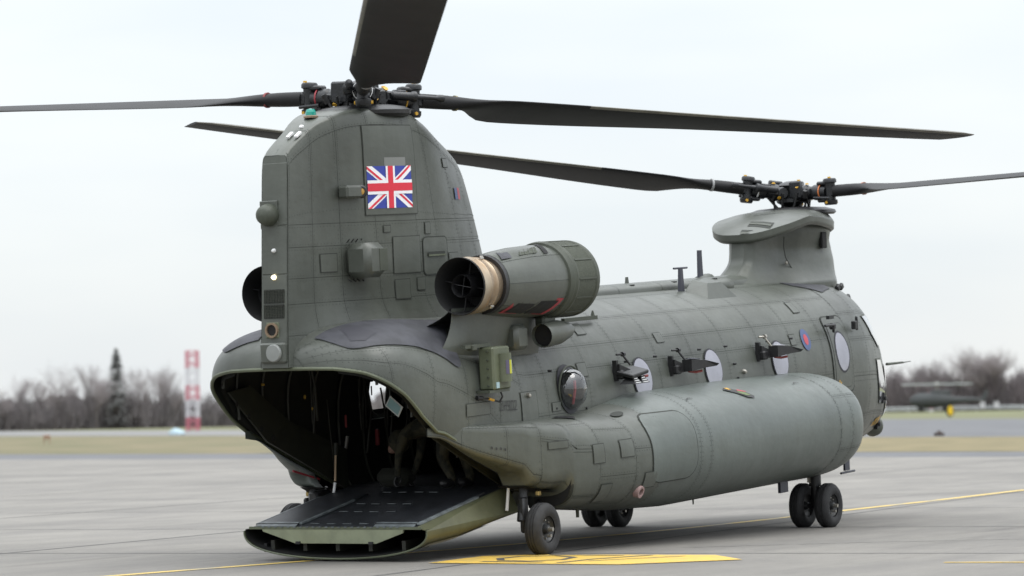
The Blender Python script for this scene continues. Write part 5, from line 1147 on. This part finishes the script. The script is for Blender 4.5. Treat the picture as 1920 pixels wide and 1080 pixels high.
TL_ = [(239.6, 202.0, 6.15, 0, 'bare tree at the far left edge of the treeline'), (240.6, 197.7, 5.04, 1, 'low dark bushy tree at the left edge of the treeline'), (246.0, 200.4, 6.56, 0, 'bare tree just right of the low dark tree at left'), (244.4, 196.0, 6.01, 2, 'slim bare tree between the left edge and the broad tree'), (243.7, 193.7, 7.76, 1, 'broad rounded bare tree left of the twin trees'), (249.7, 195.7, 5.76, 0, 'small bare tree right of the broad rounded tree'), (247.3, 192.3, 7.51, 2, 'tall bare tree second to the left of the conifer spire'), (245.5, 189.7, 6.43, 0, 'bare tree touching the conifer spire on its left'), (251.7, 193.1, 6.62, 0, 'bare tree directly behind the conifer spire'), (247.6, 188.6, 8.32, 3, 'lone dark conifer spire standing above the left treeline'), (250.8, 189.3, 7.21, 1, 'spreading bare tree right of the conifer spire'), (249.1, 186.6, 6.92, 2, 'bare tree midway between conifer spire and mast'), (253.2, 187.7, 7.52, 0, 'pale thin thin bare tree above the pale blue heap'), (251.5, 185.0, 6.77, 2, 'slim bare tree left of the red and white mast'), (251.2, 183.6, 4.48, 2, 'low bare tree just left of the mast'), (254.4, 182.6, 3.42, 1, 'low bare tree right of the red and white mast'), (254.2, 179.5, 3.25, 0, 'low bare tree close to the helicopter tail'), (258.7, 179.9, 3.63, 2, 'low bare tree seen just past the helicopter ramp')]
TR2 = [(335.3, 140.7, 4.72, 0, 'low bare tree right beside the helicopter nose'), (337.8, 139.9, 4.57, 1, 'low spreading tree behind the helicopter nose probe'), (336.6, 137.6, 5.44, 2, 'slim bare tree right of the nose probe'), (340.1, 137.1, 6.74, 0, 'bare tree left of the striped beacon post'), (339.0, 134.5, 6.94, 2, 'slender bare tree above the distant helicopter'), (338.8, 132.6, 5.47, 1, 'round bare tree above the yellow disc sign'), (342.2, 132.1, 5.2, 0, 'bare tree left of the tall forked tree'), (336.7, 127.0, 8.6, 4, 'tall forked many stemmed bare tree, left one of the pair at right'), (338.4, 125.5, 8.1, 4, 'tall many stemmed bare tree, right one of the pair at right'), (342.8, 125.3, 5.06, 1, 'low bare tree right of the tall forked pair'), (342.8, 122.5, 5.39, 2, 'slim bare tree at the right edge of the photo'), (343.9, 119.5, 4.94, 0, 'bare tree past the right edge of the treeline')]
for grp, lst in (('trees along the left treeline', TL_), ('trees along the right treeline', TR2)):
    for i, (x, y, h, kd, lab) in enumerate(lst):
        t = empty('conifer_tree' if kd == 3 else 'bare_tree', (x, y, -.1), (0, 0, i*1.37)); sx = h*(1.25 if kd in (1, 4) else .9); t.scale = (sx, sx, h+.1); tag(t, lab, 'tree', grp)
        for nm, me in (('trunk', TT[kd][0]), ('crown', TT[kd][1])): link(bpy.data.objects.new(nm, me), t)
def thicket(name, a, b, depth, h0, h1, n, m, seed, wmin=.04, wmax=.12):
    R = random.Random(seed); vs, fs = [], []; A, B = Vector(a), Vector(b); nn = Vector((B-A).yx); nn = Vector((-nn.x, nn.y)) if False else Vector(((B-A).y, -(B-A).x)).normalized()
    if nn.dot(A-Vector((-32, -21))) < 0: nn = -nn
    for i in range(n):
        t = R.random(); p = A+(B-A)*t+nn*R.random()*depth; env = .80+.16*math.sin(t*23+seed)*math.cos(t*9.1)+.12*math.sin(t*71+seed*2)+.08*math.sin(t*173)+R.uniform(-.2, .2)
        h = (h0+(h1-h0)*R.random()**2)*env; w = R.uniform(wmin, wmax); ang = R.uniform(0, PI); dx, dy = math.cos(ang)*w, math.sin(ang)*w; lx, ly = R.uniform(-.35, .35)*h*.5, R.uniform(-.35, .35)*h*.5
        z0 = 0 if R.random() < .25 else h*R.uniform(.1, .8)
        k = len(vs); vs += [(p.x-dx, p.y-dy, z0), (p.x+dx, p.y+dy, z0), (p.x+lx*.5+dx*.6, p.y+ly*.5+dy*.6, z0+(h-z0)*.5), (p.x+lx, p.y+ly, h), (p.x+lx*.5-dx*.6, p.y+ly*.5-dy*.6, z0+(h-z0)*.5)]; fs += [[k, k+1, k+2, k+3, k+4]]
    return mesh(name, vs, fs, m, None, False, None, 'stuff')
M['brushL'] = mat('grey_brush', (0.20, 0.18, 0.182), 0.95, col2=(0.155, 0.142, 0.142), scale=.6)
M['brushR'] = mat('brown_brush', (0.20, 0.172, 0.175), 0.95, col2=(0.14, 0.125, 0.128), scale=.5)
M['brushG'] = mat('green_brush', (0.11, 0.13, 0.09), 0.95)
thicket('woodland', (235.3, 204.1), (262.0, 168.5), 10, 2.0, 4.6, 30000, M['brushL'], 2, .02, .08)
thicket('woodland', (330.6, 141.4), (343.3, 109.8), 10, 2.6, 5.8, 28000, M['brushR'], 5, .02, .08)
thicket('woodland', (336.5, 136.0), (338.5, 131.0), 2, 3.0, 4.6, 1800, M['brushG'], 8)
# far ridge of forest closing the horizon all the way round
rb_ = MB(); R = random.Random(9)
for k in range(360):
    a = 2*PI*k/360; r = 620+R.uniform(-20, 20); x, y = r*math.cos(a), r*math.sin(a)
    for j in range(14):
        aa = a+R.uniform(0, 2*PI/360); rr = r+R.uniform(-15, 15); h = R.uniform(2.0, 5.5); w = R.uniform(1.5, 4)
        px_, py_ = rr*math.cos(aa), rr*math.sin(aa); tx, ty = -math.sin(aa)*w, math.cos(aa)*w
        i0 = len(rb_.v); rb_.v += [Vector((px_-tx, py_-ty, -.5)), Vector((px_+tx, py_+ty, -.5)), Vector((px_+tx*.7, py_+ty*.7, h*.8)), Vector((px_, py_, h)), Vector((px_-tx*.8, py_-ty*.8, h*.7))]; rb_.f += [[i0, i0+1, i0+2, i0+3, i0+4]]; rb_.fm += [0]
rb_.build('distant_forest', M['brushL'], None, fix=False, kind='stuff')
# red and white lattice mast
M['mred'] = mat('mast_red', (.46, .14, .18), .6); M['mwhite'] = mat('mast_white', (.55, .55, .57), .6)
mast = empty('lattice_mast', (202.6, 146.8, 0), (0, 0, .35)); tag(mast, 'red and white banded lattice mast in front of the left treeline', 'mast')
zb_l = [0, 1.14, 2.68, 3.93, 5.47, 6.96]
for k, (a, b) in enumerate(zip(zb_l, zb_l[1:])):
    q = MB(); c = [(-.46, -.46), (.46, -.46), (.46, .46), (-.46, .46)]
    for (x, y), (x2, y2) in zip(c, c[1:]+c[:1]):
        q.tube((x, y, a), (x, y, b), .055, .055, 5); q.tube((x, y, b), (x2, y2, b), .03, .03, 5)
        nz_ = 2
        for i in range(nz_):
            za, zb3 = a+(b-a)*i/nz_, a+(b-a)*(i+1)/nz_; q.tube((x, y, za), (x2, y2, zb3), .032, .032, 5); q.tube((x2, y2, za), (x, y, zb3), .032, .032, 5)
    q.build('mast_section', M['mred'] if k % 2 == 0 else M['mwhite'], mast)
# striped beacon post with red dome
post = empty('beacon_post', (330.6, 131.4, 0)); tag(post, 'short red and white striped post topped by a bright red dome', 'post')
for k in range(5): q = MB(); q.tube((0, 0, .36*k), (0, 0, .36*(k+1)), .2, .2, 12); q.build('post_band', M['mwhite'] if k % 2 == 0 else M['mred'], post)
q = MB(); q.lathe((0, 0, 1.8), (0, 0, 1), [(0, .38), (.1, .42), (.35, .38), (.5, .2), (.55, 0)], 16); q.build('red_dome', mat('bright_red', (.75, .04, .09), .4), post, True)
# yellow disc sign
sg = empty('disc_sign', (230.6, 87.8, 0), (0, 0, math.radians(22))); tag(sg, 'yellow oval disc sign on a dark backing beside the taxiway', 'sign')
q = MB(); q.lathe((0.06, -.03, .55), (-1, 0, 0), [(0, .5), (.06, .5), (.06, 0)], 24); bk = q.build('sign_backing', M['black'], sg)
for v in bk.data.vertices: v.co.y *= .72
q = MB(); q.lathe((-.05, -.06, .58), (-1, 0, 0), [(0, .42), (.02, .42), (.02, 0)], 24); yk = q.build('yellow_disc', mat('sign_yellow', (.75, .50, .02), .5), sg)
for v in yk.data.vertices: v.co.y = -.06+(v.co.y+.06)*.55
q = MB(); q.tube((0, 0, -.05), (0, 0, .2), .05, .05, 8); q.build('sign_leg', M['black'], sg)
q = MB(); q.box((105.7, 36.8, .09), (.34, .40, .16), bev=.03); q.lathe((105.7, 36.8, .16), (0, 0, 1), [(0, .1), (.08, .09), (.1, 0)], 12); tag(q.build('ground_light', mat('dark_brown_box', (.06, .045, .04), .7), None), 'small dark brown light box on the taxiway edge', 'light')
# edge barrier with posts
br = empty('edge_barrier', (0, 0, 0)); tag(br, 'long pale low barrier rail in front of the right treeline', 'barrier')
b0, b1 = Vector((328.0, 142.0, 0)), Vector((341.0, 109.5, 0))
q = MB(); 
for z in (.25, .5): q.tube(b0+Vector((0, 0, z)), b1+Vector((0, 0, z)), .09, .09, 6)
q.build('rail', mat('galvanised', (.42, .44, .45), .5), br)
for k in range(14): p = b0+(b1-b0)*(k/13); q = MB(); q.box((p.x, p.y, .32), (.1, .1, .64)); q.build('barrier_post', M['mwhite'], br)
for (x, y, lab) in ((331.3, 130.4, 'small white cabinet behind the barrier, right of the striped post'), (333.8, 126.2, 'small white cabinet left of the pair under the forked tree'), (334.4, 124.7, 'small white cabinet right of the pair under the forked tree')):
    q = MB(); q.box((x, y, .65), (.4, .5, .8), bev=.04); q.box((x, y, 1.08), (.5, .6, .06)); tag(q.build('cabinet', M['mwhite'], None), lab, 'cabinet', 'white cabinets at the right treeline')
q = MB(); q.box((117.0, 96.0, .42), (.10, .45, .26), bev=.02); q.tube((117.0, 95.8, 0), (117.0, 95.8, .3), .03, .03, 6); q.tube((117.0, 96.2, 0), (117.0, 96.2, .3), .03, .03, 6)
tag(q.build('marker_board', mat('faded_pink_orange', (.30, .20, .14), .6), None), 'small faded orange marker board on the grass at far left', 'sign')
# small pale blue covered heap
q = MB(); R = random.Random(4)
q.lathe((0, 0, 0), (0, 0, 1), [(-.02, .62), (.12, .60), (.30, .48), (.42, .30), (.50, .10), (.52, 0)], 18)
for v in q.v: v.x *= .8; v.y *= 1.0+.15*math.sin(v.z*9); v += Vector((R.uniform(-.03, .03), R.uniform(-.03, .03)+v.z*.3, 0))
hp_ = q.build('covered_heap', mat('pale_blue_tarp', (.34, .45, .50), .6, var=.15, scale=3), None, True); hp_.location = (166.9, 122.8, 0)
tag(hp_, 'small pale blue covered heap on the road just left of the mast foot', 'heap')
# distant helicopter in front of the right treeline
h2 = empty('distant_helicopter', (325.3, 128.4, 0), (0, 0, math.radians(-62))); tag(h2, 'small blurred dark helicopter standing in front of the right treeline', 'helicopter')
M['h2'] = mat('far_dark_paint', (.055, .06, .062), .8)
q = MB(); q.lathe((-3.2, 0, 1.35), (1, 0, 0), [(0, .1), (.3, .55), (1.0, .85), (2.6, .9), (4.2, .75), (5.2, .4), (8.6, .16), (8.7, 0)], 16, (0, 0, 1)); q.build('fuselage', M['h2'], h2, True)
q = MB(); q.lathe((-.9, 0, 2.2), (1, 0, 0), [(0, .1), (.3, .35), (2.0, .35), (2.6, .1)], 12); q.build('engine_cowl', M['h2'], h2, True)
q = MB(); q.tube((0, 0, 2.2), (0, 0, 3.4), .09, .09, 8); q.lathe((0, 0, 3.1), (0, 0, 1), [(0, .1), (.1, .3), (.25, .3), (.35, .1)], 12); q.build('rotor_mast', mat('mast_grey', (.3, .3, .28), .6), h2)
for a in (4, 94, 184, 274):
    a = math.radians(a); q = MB(); q.box((2.1*math.cos(a), 2.1*math.sin(a), 3.23), (4.0, .35, .13), Matrix.Rotation(a, 3, 'Z')); q.build('rotor_blade', mat('pale_blade%d' % int(a*10), (.5, .54, .54), .6), h2)
q = MB(); q.prism([(5.0, -.05, 1.4), (5.6, -.05, 2.5), (5.9, -.05, 2.5), (5.7, -.05, 1.4)], (0, .1, 0)); q.build('tail_fin', M['h2'], h2)
for x in (-1.9, .9):
    for y in (-.9, .9): q = MB(); q.tube((x, y-.1, .3), (x, y+.1, .3), .3, .3, 12); q.tube((x, y, .3), (x, y*.7, 1.0), .06, .06, 6); q.build('wheel', M['black'], h2)
